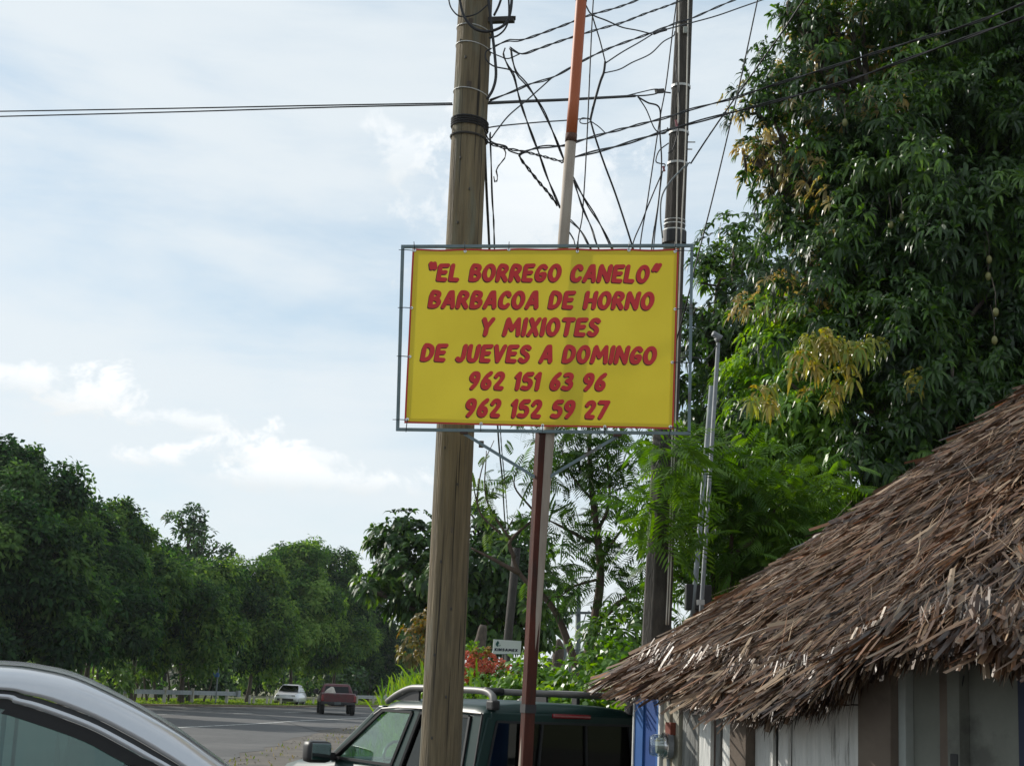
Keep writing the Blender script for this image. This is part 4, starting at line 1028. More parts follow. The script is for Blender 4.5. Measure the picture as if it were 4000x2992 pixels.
def text_line(txt, x0, x1, yb0, yb1, yt0, yt1, srad=.112, gap=.165, space=.42, slant=.17, onto=onbanner, sc=1.0, org=(0, 0), mats=None, parent=None, shadow=True, dz=.0022, name='letter'):
    core = 1-2*srad; adv = []; x = 0
    for ch in txt:
        if ch == ' ': adv.append((x, 0)); x += space; continue
        w_ = gw(ch)*core/.75*.75+2*srad; adv.append((x, w_)); x += w_+gap-.13
    tot = x-(gap-.13)
    for ch, (xa, w_) in zip(txt, adv):
        if ch == ' ': continue
        strokes = []
        for st in GL[ch]:
            p = [(a_*core, b_) for a_, b_ in st]
            if ch in CURVY: p = chaikin(p)
            strokes.append([(xa+srad+a_, srad+core*b_) for a_, b_ in p])
        def place(px, py, dep, ox=0, oy=0):
            xs = px+slant*(py-.5); f_ = xs/tot
            X = x0+(x1-x0)*f_; yb = yb0+(yb1-yb0)*f_; yt = yt0+(yt1-yt0)*f_
            Y = yb+(yt-yb)*py
            return onto(org[0]+(X+ox)*sc, org[1]+(Y+oy)*sc, dep)
        V, Fc = stroke_mesh(strokes, srad, place, dz)
        mi = [0]*len(Fc)
        if shadow:
            V2, F2 = stroke_mesh(strokes, srad*.99, lambda a_, b_, c_: place(a_, b_, c_, -5.5, 7.0), dz-.0008)
            k = len(V); V += V2; Fc += [tuple(i+k for i in f) for f in F2]; mi += [1]*len(F2)
        mesh(name, V, Fc, mats or [M['red_print'], M['dark_print']], parent or banner, mi=mi)
Z7 = dict(sc=.5877, org=(1500, 900))
text_line('“EL BORREGO CANELO”', 290, 1838, 343, 355, 222, 230, **Z7)
text_line('BARBACOA DE HORNO', 300, 1798, 522, 534, 398, 408, **Z7)
text_line('Y MIXIOTES', 645, 1437, 706, 713, 578, 584, **Z7)
text_line('DE JUEVES A DOMINGO', 252, 1815, 876, 898, 752, 772, **Z7)
text_line('962 151 63 96', 565, 1480, 1062, 1074, 935, 950, **Z7)
text_line('962 152 59 27', 540, 1497, 1244, 1258, 1114, 1132, **Z7)
# grommets and zip ties
ties = [((1622, 982), (1619, 948)), ((1618, 982), (1560, 980)), ((1818, 985), (1816, 948)), ((1989, 979), (1990, 948)), ((2256, 986), (2256, 948)), ((2457, 980), (2458, 948)), ((2637, 985), (2636, 946)),
        ((2640, 982), (2706, 984)), ((2637, 1210), (2712, 1207)), ((2626, 1417), (2702, 1421)), ((2620, 1668), (2698, 1690)), ((2618, 1668), (2615, 1712)), ((2363, 1668), (2361, 1697)), ((2120, 1662), (2120, 1690)), ((1880, 1656), (1879, 1688)),
        ((1594, 1640), (1588, 1690)), ((1590, 1642), (1536, 1641)), ((1603, 1396), (1552, 1394)), ((1610, 1206), (1556, 1205))]
for (gu, gv), (eu, ev) in ties:
    c = onbanner(gu, gv, .003); mb = MB()
    mb.loft([[c+(ex*math.cos(a_)+Vector((0, 0, 1))*math.sin(a_))*r_+nz*h for r_, h in ((.004, .001), (.008, .0025), (.0095, .001))] for a_ in [2*math.pi*j/12 for j in range(13)]])
    mb.build('grommet', M['grommet'], t, smooth=True)
    e = onsign(eu, ev, .02); m_ = (c+e)/2+nz*.008
    MB().tube([c, m_, e], [.0028, .0030, .0022], 5).build('zip_tie', M['zip'], t)

# ------------------------------------------------------------------ overhead wires
def wire(label, pts, Ys, r=.0075, m='black_cable', twist=0.0, cat='cable', group=None):
    n_ = len(pts)
    if not isinstance(Ys, (list, tuple)): Ys = [Ys]*n_
    if len(Ys) == 2 and n_ > 2: Ys = [Ys[0]+(Ys[1]-Ys[0])*i/(n_-1) for i in range(n_)]
    pts, Ys = list(pts), list(Ys)
    if 950 < pts[-1][1] < 1120 and pts[-1][0] > 2200:      # runs on behind the sign to the concrete pole
        (u_, v_), y_ = pts[-1], Ys[-1]; pts += [(u_+(2590-u_)*.35, v_+150), (u_+(2590-u_)*.7, v_+270), (2592, 1360)]; Ys += [y_+(13.85-y_)*.35, y_+(13.85-y_)*.7, 13.88]
    path = catmull([P(u, v, y) for (u, v), y in zip(pts, Ys)], 10)
    t = thing('overhead_wire', label, cat, path[0], group=group or 'wires between the poles')
    if twist:
        # two strands wound round one another
        L = [0]
        for a_, b_ in zip(path, path[1:]): L.append(L[-1]+(b_-a_).length)
        fine_ = []; step = .04; tot = L[-1]; k = 0; s_ = 0
        while s_ < tot:
            while L[k+1] < s_: k += 1
            f_ = (s_-L[k])/max(1e-6, L[k+1]-L[k]); fine_.append(path[k].lerp(path[k+1], f_)); s_ += step
        for ph in (0, math.pi):
            pp_ = []
            for i, p in enumerate(fine_):
                a_ = i*step*2*math.pi/twist+ph; pp_.append(p+Vector((math.cos(a_)*.3, math.sin(a_), math.cos(a_)))*r*1.05)
            MB().tube(pp_, r*.78, 5).build('strand', M[m], t, smooth=True)
    else:
        MB().tube(path, r, 6).build('strand', M[m], t, smooth=True)
    return t
wire('upper of two thin wires crossing the open sky to the wooden pole', [(-300, 438), (0, 436), (700, 424), (1300, 412), (1766, 404)], [13, 12.6, 12, 11.3, 10.9], .0055)
wire('lower of two thin wires crossing the open sky to the wooden pole', [(-300, 462), (0, 456), (700, 438), (1300, 420), (1768, 410)], [13, 12.6, 12, 11.3, 10.95], .0055)
wire('thick bundled cable between the wooden and concrete poles', [(1900, 404), (2050, 397), (2200, 391), (2330, 384), (2480, 376)], [10.9, 11.6, 12.2, 12.9, 13.4], .014)
wire('upper loop joining the bundled cable to its clamp', [(2440, 377), (2500, 362), (2555, 350), (2585, 352)], [13.3, 13.5, 13.7, 13.8], .006)
wire('lower loop joining the bundled cable to its clamp', [(2470, 376), (2520, 374), (2560, 368), (2580, 360), (2620, 364)], [13.4, 13.5, 13.7, 13.8, 13.85], .007)
tt = wpole
MB().bar(P(2562, 358, 13.75), P(2592, 356, 13.8), .03, .04).build('cable_clamp', M['dark_strap'], cpole)
wire('topmost twisted wire leaving the wooden pole to the right', [(1925, 186), (1985, 160), (2045, 156), (2200, 101), (2300, 62), (2420, 28), (2560, -25)], [10.9, 11, 11.1, 11.6, 12, 12.4, 13], .0065, twist=.55)
wire('second twisted wire from the top, crossing the concrete pole head', [(1990, 188), (2037, 212), (2100, 193), (2200, 158), (2330, 118), (2430, 90), (2520, 55), (2640, 12), (2760, -40)], [10.9, 10.95, 11.1, 11.5, 11.9, 12.3, 12.7, 13.3, 13.8], .0065, twist=.55)
wire('twisted wire rising from mid pole to the top right', [(1912, 394), (2000, 360), (2070, 330), (2160, 303), (2275, 240), (2380, 190), (2530, 135), (2640, 92), (2700, 74), (2800, 30), (2920, -20)], [10.9, 11, 11.2, 11.5, 11.9, 12.3, 12.9, 13.4, 13.5, 13.9, 14.4], .007, twist=.8)
wire('thin branch joining the rising twisted wire from lower left', [(1920, 540), (1945, 505), (1990, 450), (2070, 382), (2155, 306)], [10.9, 11, 11.1, 11.3, 11.5], .0055)
wire('wire leaving the splice past the concrete pole to the top right', [(2560, 128), (2640, 106), (2790, 66), (2900, 28), (3010, -10)], [13, 13.4, 14, 14.4, 15], .007)
wire('straight wire from the splice down to the middle knot', [(2365, 248), (2430, 205), (2500, 165), (2560, 128)], [12.2, 12.4, 12.7, 13], .006)
wire('thick splice sleeve left of the concrete pole', [(2555, 132), (2575, 124), (2602, 117)], [12.98, 13.05, 13.1], .015)
wire('wavy wire from the concrete pole to the middle knot', [(2362, 286), (2420, 272), (2470, 245), (2540, 212), (2590, 165), (2630, 142), (2636, 125)], [12.2, 12.4, 12.6, 12.9, 13.3, 13.6, 13.8], .006)
wire('knotted drop cable hanging in the middle of the wires', [(2364, 242), (2358, 285), (2345, 320), (2325, 390), (2310, 450), (2306, 470)], 12.2, .012)
wire('short curved wire from the orange pipe to the splice', [(2288, 22), (2312, 58), (2370, 82), (2430, 108), (2490, 120), (2545, 134)], [9.7, 10.6, 11.4, 12, 12.5, 12.95], .006)
wire('thin wire from the orange pipe down to the middle knot', [(2312, 58), (2325, 100), (2345, 165), (2364, 242)], [10.6, 11, 11.6, 12.2], .0055)
wire('near vertical thin wire right of the orange pipe', [(2320, -40), (2312, 100), (2302, 330), (2290, 600), (2276, 830), (2264, 990)], 11.6, .006)
wire('straight thin wire below the cable wraps on the wooden pole', [(1905, 500), (1960, 492), (2100, 479), (2215, 471), (2290, 464), (2306, 468)], [10.8, 10.9, 11.3, 11.7, 12, 12.2], .0055)
wire('small wire loop at the middle knot', [(2264, 474), (2275, 462), (2300, 466), (2308, 474), (2290, 484), (2270, 482), (2264, 474)], 12.1, .0045)
wire('steep cable from the middle knot to the sign top', [(2306, 470), (2326, 540), (2360, 640), (2410, 775), (2474, 975)], [12.2, 12.2, 12.3, 12.4, 12.5], .0085)
wire('short thin wire from the middle knot to the long twisted wire', [(2310, 476), (2340, 497), (2364, 520)], 12.2, .0045)
wire('upper long twisted wire crossing the mango tree', [(2028, 606), (2045, 596), (2110, 576), (2200, 570), (2260, 552), (2365, 522), (2480, 492), (2620, 455), (2700, 428), (2860, 386), (3000, 340), (3250, 262), (3500, 182), (3800, 92), (4060, -10)], [10.9, 10.9, 11.1, 11.4, 11.6, 12, 12.5, 13, 13.2, 13.2, 13.1, 12.8, 12.4, 12, 11.6], .008, twist=.9)
wire('lower long twisted wire crossing the mango tree', [(2195, 632), (2260, 610), (2400, 575), (2520, 538), (2660, 494), (2860, 440), (3000, 404), (3300, 320), (3600, 212), (3850, 122), (4060, 48)], [11.4, 11.6, 12, 12.4, 12.9, 13, 12.9, 12.6, 12.2, 11.8, 11.5], .009, twist=1.2)
wire('twisted wire from the wooden pole wraps towards the orange pipe', [(1898, 552), (1925, 566), (1975, 580), (2040, 592), (2115, 610), (2150, 620), (2195, 632)], [10.75, 10.8, 10.9, 11, 11.2, 11.3, 11.4], .0065, twist=.2)
wire('second strand looping below the wooden pole wraps', [(1890, 500), (1905, 540), (1930, 560), (1975, 572), (1990, 590), (2030, 604)], [10.7, 10.75, 10.8, 10.9, 10.9, 10.95], .006)
wire('knotted twisted wire slanting down to the pale pipe', [(2028, 604), (2036, 625), (2060, 655), (2105, 712), (2140, 752), (2188, 815)], [10.95, 11, 11, 11.1, 11.2, 11.3], .008, twist=.16)
wire('left of two wires falling from the pole top to the pale pipe', [(1972, 192), (1966, 215), (1985, 260), (2008, 300), (2030, 390), (2062, 485), (2105, 600), (2140, 700), (2190, 818)], [10.9, 10.9, 10.9, 10.9, 11, 11, 11.1, 11.2, 11.3], .007, twist=.5)
wire('right of two wires falling from the pole top to the sign', [(1995, 190), (2003, 240), (2020, 290), (2060, 335), (2120, 430), (2165, 530), (2205, 630), (2240, 700), (2290, 790), (2340, 870), (2395, 980)], [10.9, 10.9, 10.9, 10.9, 11, 11.1, 11.3, 11.4, 11.5, 11.6, 11.7], .0075, twist=.6)
wire('wire loop at the wooden pole head connection', [(1920, 190), (1898, 205), (1900, 235), (1930, 260), (1985, 272), (2015, 285)], 10.65, .0055)
wire('small twisted wire beside the head connection', [(1915, 205), (1950, 220), (1985, 230), (2030, 212)], 10.7, .0045)
wire('slanting wire from the pale pipe to the sign, left one', [(2242, 710), (2275, 810), (2310, 890), (2342, 980)], 11.5, .0065, twist=.5)
wire('short slanting wire low beside the pale pipe', [(2228, 862), (2270, 905), (2315, 985)], 11.4, .0065, twist=.5)
wire('shortest slanting wire at the sign top beside the pale pipe', [(2222, 905), (2240, 935), (2262, 985)], 11.3, .006)
wire('long near vertical wire left of the concrete pole', [(2648, -30), (2628, 120), (2602, 330), (2580, 450), (2560, 580), (2530, 780), (2500, 985)], 13.7, .007)
wire('dark drop wire from the bundled cable beside the concrete pole', [(2492, 380), (2530, 402), (2576, 424), (2578, 520), (2584, 640), (2572, 790), (2545, 985)], [13.4, 13.5, 13.6, 13.7, 13.75, 13.7, 13.6], .008)
wire('thin drop wire looping to the concrete pole', [(2494, 382), (2525, 430), (2555, 500), (2580, 522), (2600, 520), (2608, 500)], [13.4, 13.5, 13.6, 13.7, 13.8, 13.85], .006)
wire('straight wire parallel to the drop wire at the sign top', [(2586, 680), (2572, 800), (2553, 985)], 13.75, .006)
wire('slanting wire from the red splice to the sign top', [(2588, 672), (2550, 760), (2510, 860), (2468, 985)], 13.7, .007)
wire('long straight wire between the concrete pole and the mango tree', [(2968, -40), (2900, 280), (2840, 540), (2780, 790), (2716, 1040), (2700, 1110)], 13, .007)
wire('slanting wire from the concrete pole to the top right', [(3160, -30), (3060, 120), (2985, 225), (2860, 400), (2770, 530), (2698, 640)], [12.4, 12.7, 13, 13.4, 13.7, 13.9], .008)
wire('black conduit cable hanging right of the wooden pole', [(1892, 500), (1896, 640), (1903, 800), (1912, 980), (1945, 1680), (1962, 1870), (1973, 2040), (1990, 2140)], [10.9, 11, 11.5, 12.5, 18, 21, 24, 28], [.0115, .012, .0125, .013, .018, .02, .02, .02][0])
wire('thin wavy wire hanging right of the wooden pole', [(1914, 520), (1918, 620), (1922, 760), (1928, 860), (1932, 980), (1955, 1680), (1972, 1880), (1985, 2060)], [10.8, 10.85, 11, 11.3, 12, 18, 21, 25], .0065, twist=.9)
wire('loose broken wire end dangling by the wooden pole', [(1968, 580), (1976, 600), (1970, 622), (1950, 645), (1938, 668), (1944, 695), (1936, 718), (1928, 690)], 10.85, .0055, twist=.2)

# ------------------------------------------------------------------ galvanized masts and meter box
b = P(2738, 2400, 15.2); b.z = 0; t = thing('service_mast', 'galvanized pipe mast rising right of the concrete pole', 'pipe', b)
a_, c_ = P(2806, 1340, 15.2), P(2738, 2400, 15.2); d = (c_-a_); e = a_+d*((0-a_.z)/d.z)
MB().tube([e, c_, a_], .021, 12).build('pipe', M['galv'], t, smooth=True)
MB().tube([a_-Vector((.02, 0, -.02)), a_+Vector((.015, 0, .06)), a_+Vector((-.06, -.03, .09))], [.034, .036, .03], 10).build('weather_head', M['galv'], t, smooth=True)
MB().bar(P(2722, 2352, 15.15), P(2752, 2352, 15.15), .02, .05).build('clamp', M['strap'], t)
b = P(2725, 2330, 15.5); b.z = 0; t = thing('meter_mast', 'grey conduit with a black box, left of the galvanized mast', 'pipe', b)
a_, c_ = P(2780, 1508, 15.5), P(2714, 2300, 15.5)
MB().tube([P(2704, 2420, 15.5), c_, a_], .026, 12).build('conduit', M['grey_pvc'], t, smooth=True)
bx0, bx1 = P(2680, 2280, 15.5), P(2778, 2385, 15.5)
MB().box(((bx0.x+bx1.x)/2, 15.55, (bx0.z+bx1.z)/2), (bx1.x-bx0.x, .14, bx0.z-bx1.z), bev=.012).build('box', M['black_plastic'], t)
MB().box(((bx0.x+bx1.x)/2, 15.6, bx1.z/2), (.10, .10, bx1.z)).build('box_post', M['grey_board'], t)
wire('thin wires dropping to the galvanized mast head', [(2640, 1400), (2700, 1395), (2760, 1400), (2800, 1350)], [14, 14.4, 14.8, 15.2], .006)

# ------------------------------------------------------------------ plank wall under the palm roof
WA, WB = P(2600, 2850, 11.42), P(3422, 2850, 9.52)
wx = Vector((WB.x-WA.x, WB.y-WA.y, 0)).normalized(); wnrm = Vector((wx.y, -wx.x, 0))
def onwall(u, v, out=0.0):
    d = ray(u, v); k = (WA-CAM).dot(wnrm)/d.dot(wnrm); return CAM+d*k+wnrm*out
def wall_s(u): return (onwall(u, 2850)-WA).dot(wx)
wrot = Matrix((wx, -wnrm, Vector((0, 0, 1)))).transposed()
b = (WA+WB)/2; b.z = 0
t = thing('plank_wall', 'whitewashed plank and plaster wall under the palm thatch roof', 'wall', b); wall = t
def plank(name, u0, u1, m, th=.03, out=0.0, z0=-.1, z1=1.60, lean=0.0, mb=None, bev=.004, label=None):
    if z1 == 1.60: z1 = float(np.interp((u0+u1)/2, [2600, 2676, 2965, 3254, 3435, 3725], [1.60, 1.64, 1.62, 1.74, 1.92, 1.98]))
    s0, s1 = wall_s(u0), wall_s(u1); c = WA+wx*((s0+s1)/2)+wnrm*out; c.z = (z0+z1)/2
    o = MB().box(c, (s1-s0, th, z1-z0), wrot @ Matrix.Rotation(lean, 3, 'Y'), bev=bev).build(name, M[m], t)
    if label: o['label'] = label
    return o
plank('plank', 2671, 2733, 'grey_board', lean=.01); plank('plank', 2747, 2792, 'whitewash', out=.015, lean=-.008); plank('plank', 2794, 2812, 'grey_board', out=-.02)
plank('plank', 2838, 2893, 'whitewash', out=.02, lean=.006); plank('plank', 2893, 2900, 'cream', out=.0)
plank('column', 2901, 2965, 'brown_col', .16, .03)
plank('plank', 2967, 3037, 'whitewash', out=.02, lean=-.004); plank('plank', 3040, 3058, 'grey_board', out=-.01); plank('plank', 3060, 3098, 'whitewash', out=.03, lean=.008)
for u0, u1 in ((3100, 3158), (3159, 3210), (3211, 3268), (3269, 3322), (3323, 3378), (3379, 3422)):
    z_ = onwall((u0+u1)/2, 2752).z
    plank('plank', u0, u1, 'whitewash', out=random.uniform(-.006, .006), lean=random.uniform(-.004, .004), z1=z_-.004)
    plank('plank', u0, u1, 'whitewash', out=random.uniform(-.004, .008), z0=z_+.004)
plank('column', 3424, 3552, 'brown_col', .2, .05); plank('trim_strip', 3553, 3582, 'pale_trim', .1, .04)
plank('panel', 3583, 3690, 'grey_wall', .06, .0); plank('panel', 3691, 3733, 'brown_col', .06, .012); plank('door_frame', 3740, 3788, 'grey_wall', .1, .03)
plank('panel', 3789, 3983, 'grey_wall', .05, -.02); plank('panel', 3985, 4300, 'sign_navy', .05, -.01)
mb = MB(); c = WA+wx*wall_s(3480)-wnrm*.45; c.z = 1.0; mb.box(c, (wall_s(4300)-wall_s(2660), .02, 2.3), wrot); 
c2 = WA+wx*((wall_s(2660)+wall_s(4300))/2)-wnrm*.5; mb = MB().box((c2.x, c2.y, .9), (wall_s(4300)-wall_s(2660), .04, 1.9), wrot); mb.build('dark_backing', M['dark'], t)  # near-black sheet; shade behind the plank gaps put into its colour
MB().box(onwall(3768, 2975, .07), (.06, .03, .09), wrot, bev=.008).build('socket', M['black_plastic'], t)
MB().tube(catmull([onwall(3790, 2640, .05), onwall(3766, 2800, .06), onwall(3752, 2890, .06), onwall(3768, 2950, .07)], 5), .004, 5).build('lamp_cord', M['black_cable'], t)
# blue gate post left of the wall
b = onwall(2540, 2990); b.z = 0
t = thing('blue_gate_post', 'blue painted sheet metal post with white edges beside the wall', 'post', b)
def bpanel(name, u0, u1, m, th, out):
    s0, s1 = wall_s(u0), wall_s(u1); c = WA+wx*((s0+s1)/2)+wnrm*out; MB().box((c.x, c.y, .80), (s1-s0, th, 1.66), wrot, bev=.003).build(name, M[m], t)
bpanel('sheet', 2492, 2524, 'blue2', .06, 0); bpanel('sheet', 2524.5, 2576, 'blue', .06, -.012); bpanel('sheet', 2576.5, 2587, 'blue2', .06, 0)
bpanel('white_edge', 2487, 2491.5, 'white_paint', .07, .005); bpanel('white_edge', 2588, 2595, 'white_paint', .07, .005)
b = onwall(2630, 2990); b.z = 0
t = thing('meter_post', 'cream wooden post carrying the round electricity meter', 'post', b)
plank_t = t
for u0, u1 in ((2602, 2626), (2638, 2662)):
    s0, s1 = wall_s(u0), wall_s(u1); c = WA+wx*((s0+s1)/2); MB().box((c.x, c.y, .80), (s1-s0, .05, 1.64), wrot, bev=.004).build('board', M['cream'], t)
cm = onwall(2630, 2912, .10); t = thing('electricity_meter', 'round glass electricity meter on the cream post', 'meter', onwall(2630, 2955, .1))
ax_ = (wnrm*.9-wx*.45).normalized(); sd_ = ax_.cross(Vector((0, 0, 1))).normalized(); up_ = Vector((0, 0, 1))
def disc(prof): return [[cm+(sd_*math.cos(a_)+up_*math.sin(a_))*r_+ax_*h for r_, h in prof] for a_ in [2*math.pi*j/24 for j in range(25)]]
MB().loft(disc([(.0, -.075), (.088, -.075), (.088, -.03), (.0, -.03)])).build('base', M['galv'], t, smooth=False)
MB().loft(disc([(.09, -.035), (.094, -.02), (.09, -.005)])).build('ring', M['chrome'], t, smooth=True)
MB().loft(disc([(.08, -.01), (.078, .06), (.066, .085), (.0, .09)])).build('glass_cover', M['meter_glass'], t, smooth=True)
MB().loft(disc([(.055, -.01), (.055, .04), (.0, .042)])).build('dial', M['pale_trim'], t)
MB().tube([cm-up_*.09-ax_*.05, cm-up_*.4-ax_*.05, Vector((cm.x, cm.y, 0))-ax_*.05], .014, 8).build('conduit', M['grey_pvc'], t)
MB().box(cm+up_*.12-ax_*.06, (.07, .05, .09), wrot, bev=.008).build('box', mat('rusty_red_box', (.2, .05, .03), None, .7, 9), t)

# ------------------------------------------------------------------ palm thatch roof
apex = P(4701, 1050, 12.0)
eave_px = [(2470, 2632, 12.5), (2505, 2648, 12.15), (2555, 2660, 11.8), (2625, 2660, 11.4), (2696, 2660, 11.0), (2830, 2690, 10.5), (2965, 2718, 10.0), (3110, 2700, 9.7), (3254, 2640, 9.3), (3435, 2510, 8.8), (3725, 2470, 8.25), (4000, 2505, 7.9), (4400, 2540, 7.6), (5000, 2550, 7.9)]
eave = [P(*e) for e in eave_px]+[Vector(p) for p in ((7.6, 9.6, 2.0), (9.0, 12.5, 2.0), (7.6, 16, 2.0), (4.5, 16.6, 1.95), (2.2, 15.0, 1.88), (1.1, 13.6, 1.84))]
closed = eave+[eave[0]]
ev = [p for p in catmull(closed, 8)]
NE = len(ev)-1
def E_(t):
    x = (t % 1.0)*NE; i = int(x); return ev[i].lerp(ev[i+1], x-i)
lens = [0]
for a_, b_ in zip(ev, ev[1:]): lens.append(lens[-1]+(b_-a_).length)
T_VIS = (13*8+4)/NE       # the part of the eave that the photograph shows
def Sf(t, s):
    p = E_(t).lerp(apex, s); p.z -= .30*s*(1-s); return p
def frame(t, s):
    p = Sf(t, s); f_ = (E_(t)-apex).normalized(); tg = (E_(t+.004)-E_(t-.004)).normalized()
    n_ = tg.cross(f_); 
    if n_.z < 0: n_ = -n_
    n_.normalize(); return p, f_, n_, f_.cross(n_).normalized()
b = Vector((apex.x, apex.y, 0))
t = thing('thatch_roof', 'brown palm leaf thatch roof over the plank wall', 'roof', b); roof = t
V = []; Fc = []; NT, NS = 160, 26
for i in range(NT):
    for j in range(NS+1):
        s_ = j/NS*.995; p, f_, n_, w_ = frame(i/NT, s_); row = (s_*11) % 1
        V.append(p+n_*(-.10+.05*(1-row)+.03*math.sin(i*1.9+j*3.1)*math.sin(i*.7)))
for i in range(NT):
    for j in range(NS): a_ = i*(NS+1)+j; c_ = ((i+1) % NT)*(NS+1)+j; Fc.append((a_, c_, c_+1, a_+1))
k0 = len(V)
for i in range(NT): p, f_, n_, w_ = frame(i/NT, 0.0); V.append(p+Vector((0, 0, -.11))-f_*.08)
for i in range(NT): p, f_, n_, w_ = frame(i/NT, 0.25); V.append(p+Vector((0, 0, -.30)))
for i in range(NT):
    j = (i+1) % NT; Fc.append((i*(NS+1), k0+i, k0+j, j*(NS+1))); Fc.append((k0+i, k0+NT+i, k0+NT+j, k0+j))
mesh('thatch_core', V, Fc, M['thatch_core'], t, smooth=True)
STRAW = np.array([(.205, .096, .041), (.215, .115, .055), (.108, .049, .023), (.255, .146, .074), (.265, .175, .105), (.064, .031, .017), (.26, .112, .043), (.49, .345, .22)])
def strips(n, tr, sr, Lr, Wr, lift, jitter, tipmode='blunt', fall=0.0, rows=0, pal=STRAW, ptone=1.0):
    V = []; Fc = []; C = []
    for _ in range(n):
        tt_ = random.uniform(*tr); s_ = random.uniform(*sr)
        if rows:
            wob_ = .35*math.sin(tt_*47)+.3*math.sin(tt_*113+1)+.2*math.sin(tt_*271)
            s_ = (math.floor(s_*rows+wob_)-wob_+.42+random.gauss(0, .17))/rows
        s_ = max(0, min(.97, s_)); p, f_, n_, w_ = frame(tt_, s_)
        L = random.uniform(*Lr); W = random.uniform(*Wr)
        d = (f_+w_*(random.gauss(0, jitter)+.22*math.sin(tt_*190+s_*40))+n_*random.gauss(.13 if rows else .02, .08)).normalized()
        if fall: d = (d*(1-fall)+Vector((random.gauss(0, .14), random.gauss(0, .14), -1))*fall).normalized()
        sd_ = d.cross((n_+w_*random.gauss(0, .5)+f_*random.gauss(0, .3))).normalized()
        k = len(V); cvt = random.gauss(0, .10)+.02; up_ = n_*(random.uniform(*lift)+.035*math.sin(tt_*131+s_*13)*math.sin(tt_*57-s_*29))
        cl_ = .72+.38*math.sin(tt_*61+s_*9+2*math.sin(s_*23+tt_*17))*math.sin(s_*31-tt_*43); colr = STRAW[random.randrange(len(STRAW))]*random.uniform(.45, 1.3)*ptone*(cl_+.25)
        for q_, wv in ((-.5, .8), (-.15, 1), (.2, 1), (.5, .95 if tipmode == 'blunt' else .08)):
            c_ = p+d*L*q_+up_+n_*cvt*L*(q_**2-.1)*(-1.0)+Vector((0, 0, -1))*fall*.0
            V += [c_-sd_*W*wv*.5, c_+sd_*W*wv*.5]; C += [colr*(1.0), colr]
        for j in range(3): Fc.append((k+2*j, k+2*j+1, k+2*j+3, k+2*j+2))
    return np.array([tuple(v) for v in V]), np.array(Fc), np.array(C)
tv = (-.03, T_VIS)
parts_ = [strips(15000, tv, (0, .93), (.3, .8), (.008, .030), (-.02, .05), .24, rows=7, ptone=.62),
          strips(5000, tv, (0, .95), (.10, .28), (.006, .02), (.0, .06), .45, rows=8, ptone=.66),
          strips(7500, tv, (0, .92), (.2, .6), (.002, .006), (.01, .09), .55, 'point', ptone=.8),
          strips(2600, tv, (-.0, .04), (.2, .42), (.008, .028), (-.08, .03), .3, 'blunt', .30, ptone=.48),  # fringe rows from here: shade under the eave put into darker tones
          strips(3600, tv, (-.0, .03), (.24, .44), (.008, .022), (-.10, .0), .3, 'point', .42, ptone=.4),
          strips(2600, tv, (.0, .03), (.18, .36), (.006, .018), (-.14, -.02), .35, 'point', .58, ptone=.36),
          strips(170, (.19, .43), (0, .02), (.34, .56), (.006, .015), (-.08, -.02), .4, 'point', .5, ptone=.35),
          strips(2500, (T_VIS, .97), (0, .9), (.4, .8), (.03, .07), (-.01, .03), .2, rows=11)]
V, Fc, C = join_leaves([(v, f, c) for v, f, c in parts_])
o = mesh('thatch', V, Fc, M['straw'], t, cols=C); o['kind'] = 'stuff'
# the broad pieces of palm leaf that can be told apart
protos = []
for k in range(8):
    W, L = random.uniform(.022, .05), random.uniform(.22, .48); Vp = []; Cp = []
    colr = STRAW[k]*random.uniform(.5, .8)
    for q_, wv in ((-.5, .8), (-.2, 1), (.15, 1.0), (.5, .9)):
        for y, dz in ((-.5, 0), (0, .16), (.5, 0)): Vp.append((y*W*wv, q_*L, dz*W-.10*L*q_*q_+random.uniform(-.003, .003))); Cp.append(colr*random.uniform(.85, 1.15))
    Fp = [(3*j+i, 3*j+i+1, 3*j+i+4, 3*j+i+3) for j in range(3) for i in range(2)]
    me = bpy.data.meshes.new('palm_leaf'); me.from_pydata(Vp, [], Fp); me.materials.append(M['straw'])
    ca = me.color_attributes.new('Col', 'FLOAT_COLOR', 'POINT'); c4_ = np.ones((len(Vp), 4), np.float32); c4_[:, :3] = Cp; ca.data.foreach_set('color', c4_.ravel())
    protos.append(me)
for k in range(290):
    s_ = abs(random.gauss(0, .32)) % .9 if k < 215 else random.uniform(-.0, .03)
    tt_ = random.uniform(0, T_VIS*.93); p, f_, n_, w_ = frame(tt_, s_)
    d = (f_+w_*random.gauss(0, .26)+n_*random.gauss(0, .08)).normalized()
    if k >= 215: d = (d*.6+Vector((0, 0, -.5))).normalized(); p = p+n_*random.uniform(-.1, .01)
    sd_ = d.cross(n_).normalized(); n2 = sd_.cross(d)
    o = link(bpy.data.objects.new('palm_leaf', protos[k % 8])); o.parent = t
    mm = Matrix((sd_, d, n2)).transposed().to_4x4(); mm.translation = p+n_*random.uniform(.02, .05)-Vector(t.location); o.matrix_local = mm
# posts that carry the roof
for x, y in ((3.0, 13.6), (6.6, 13.8), (6.8, 10.2)):
    MB().tube([(x, y, 0), (x, y, 2.6)], .08, 10).build('roof_post', M['bark'], t)

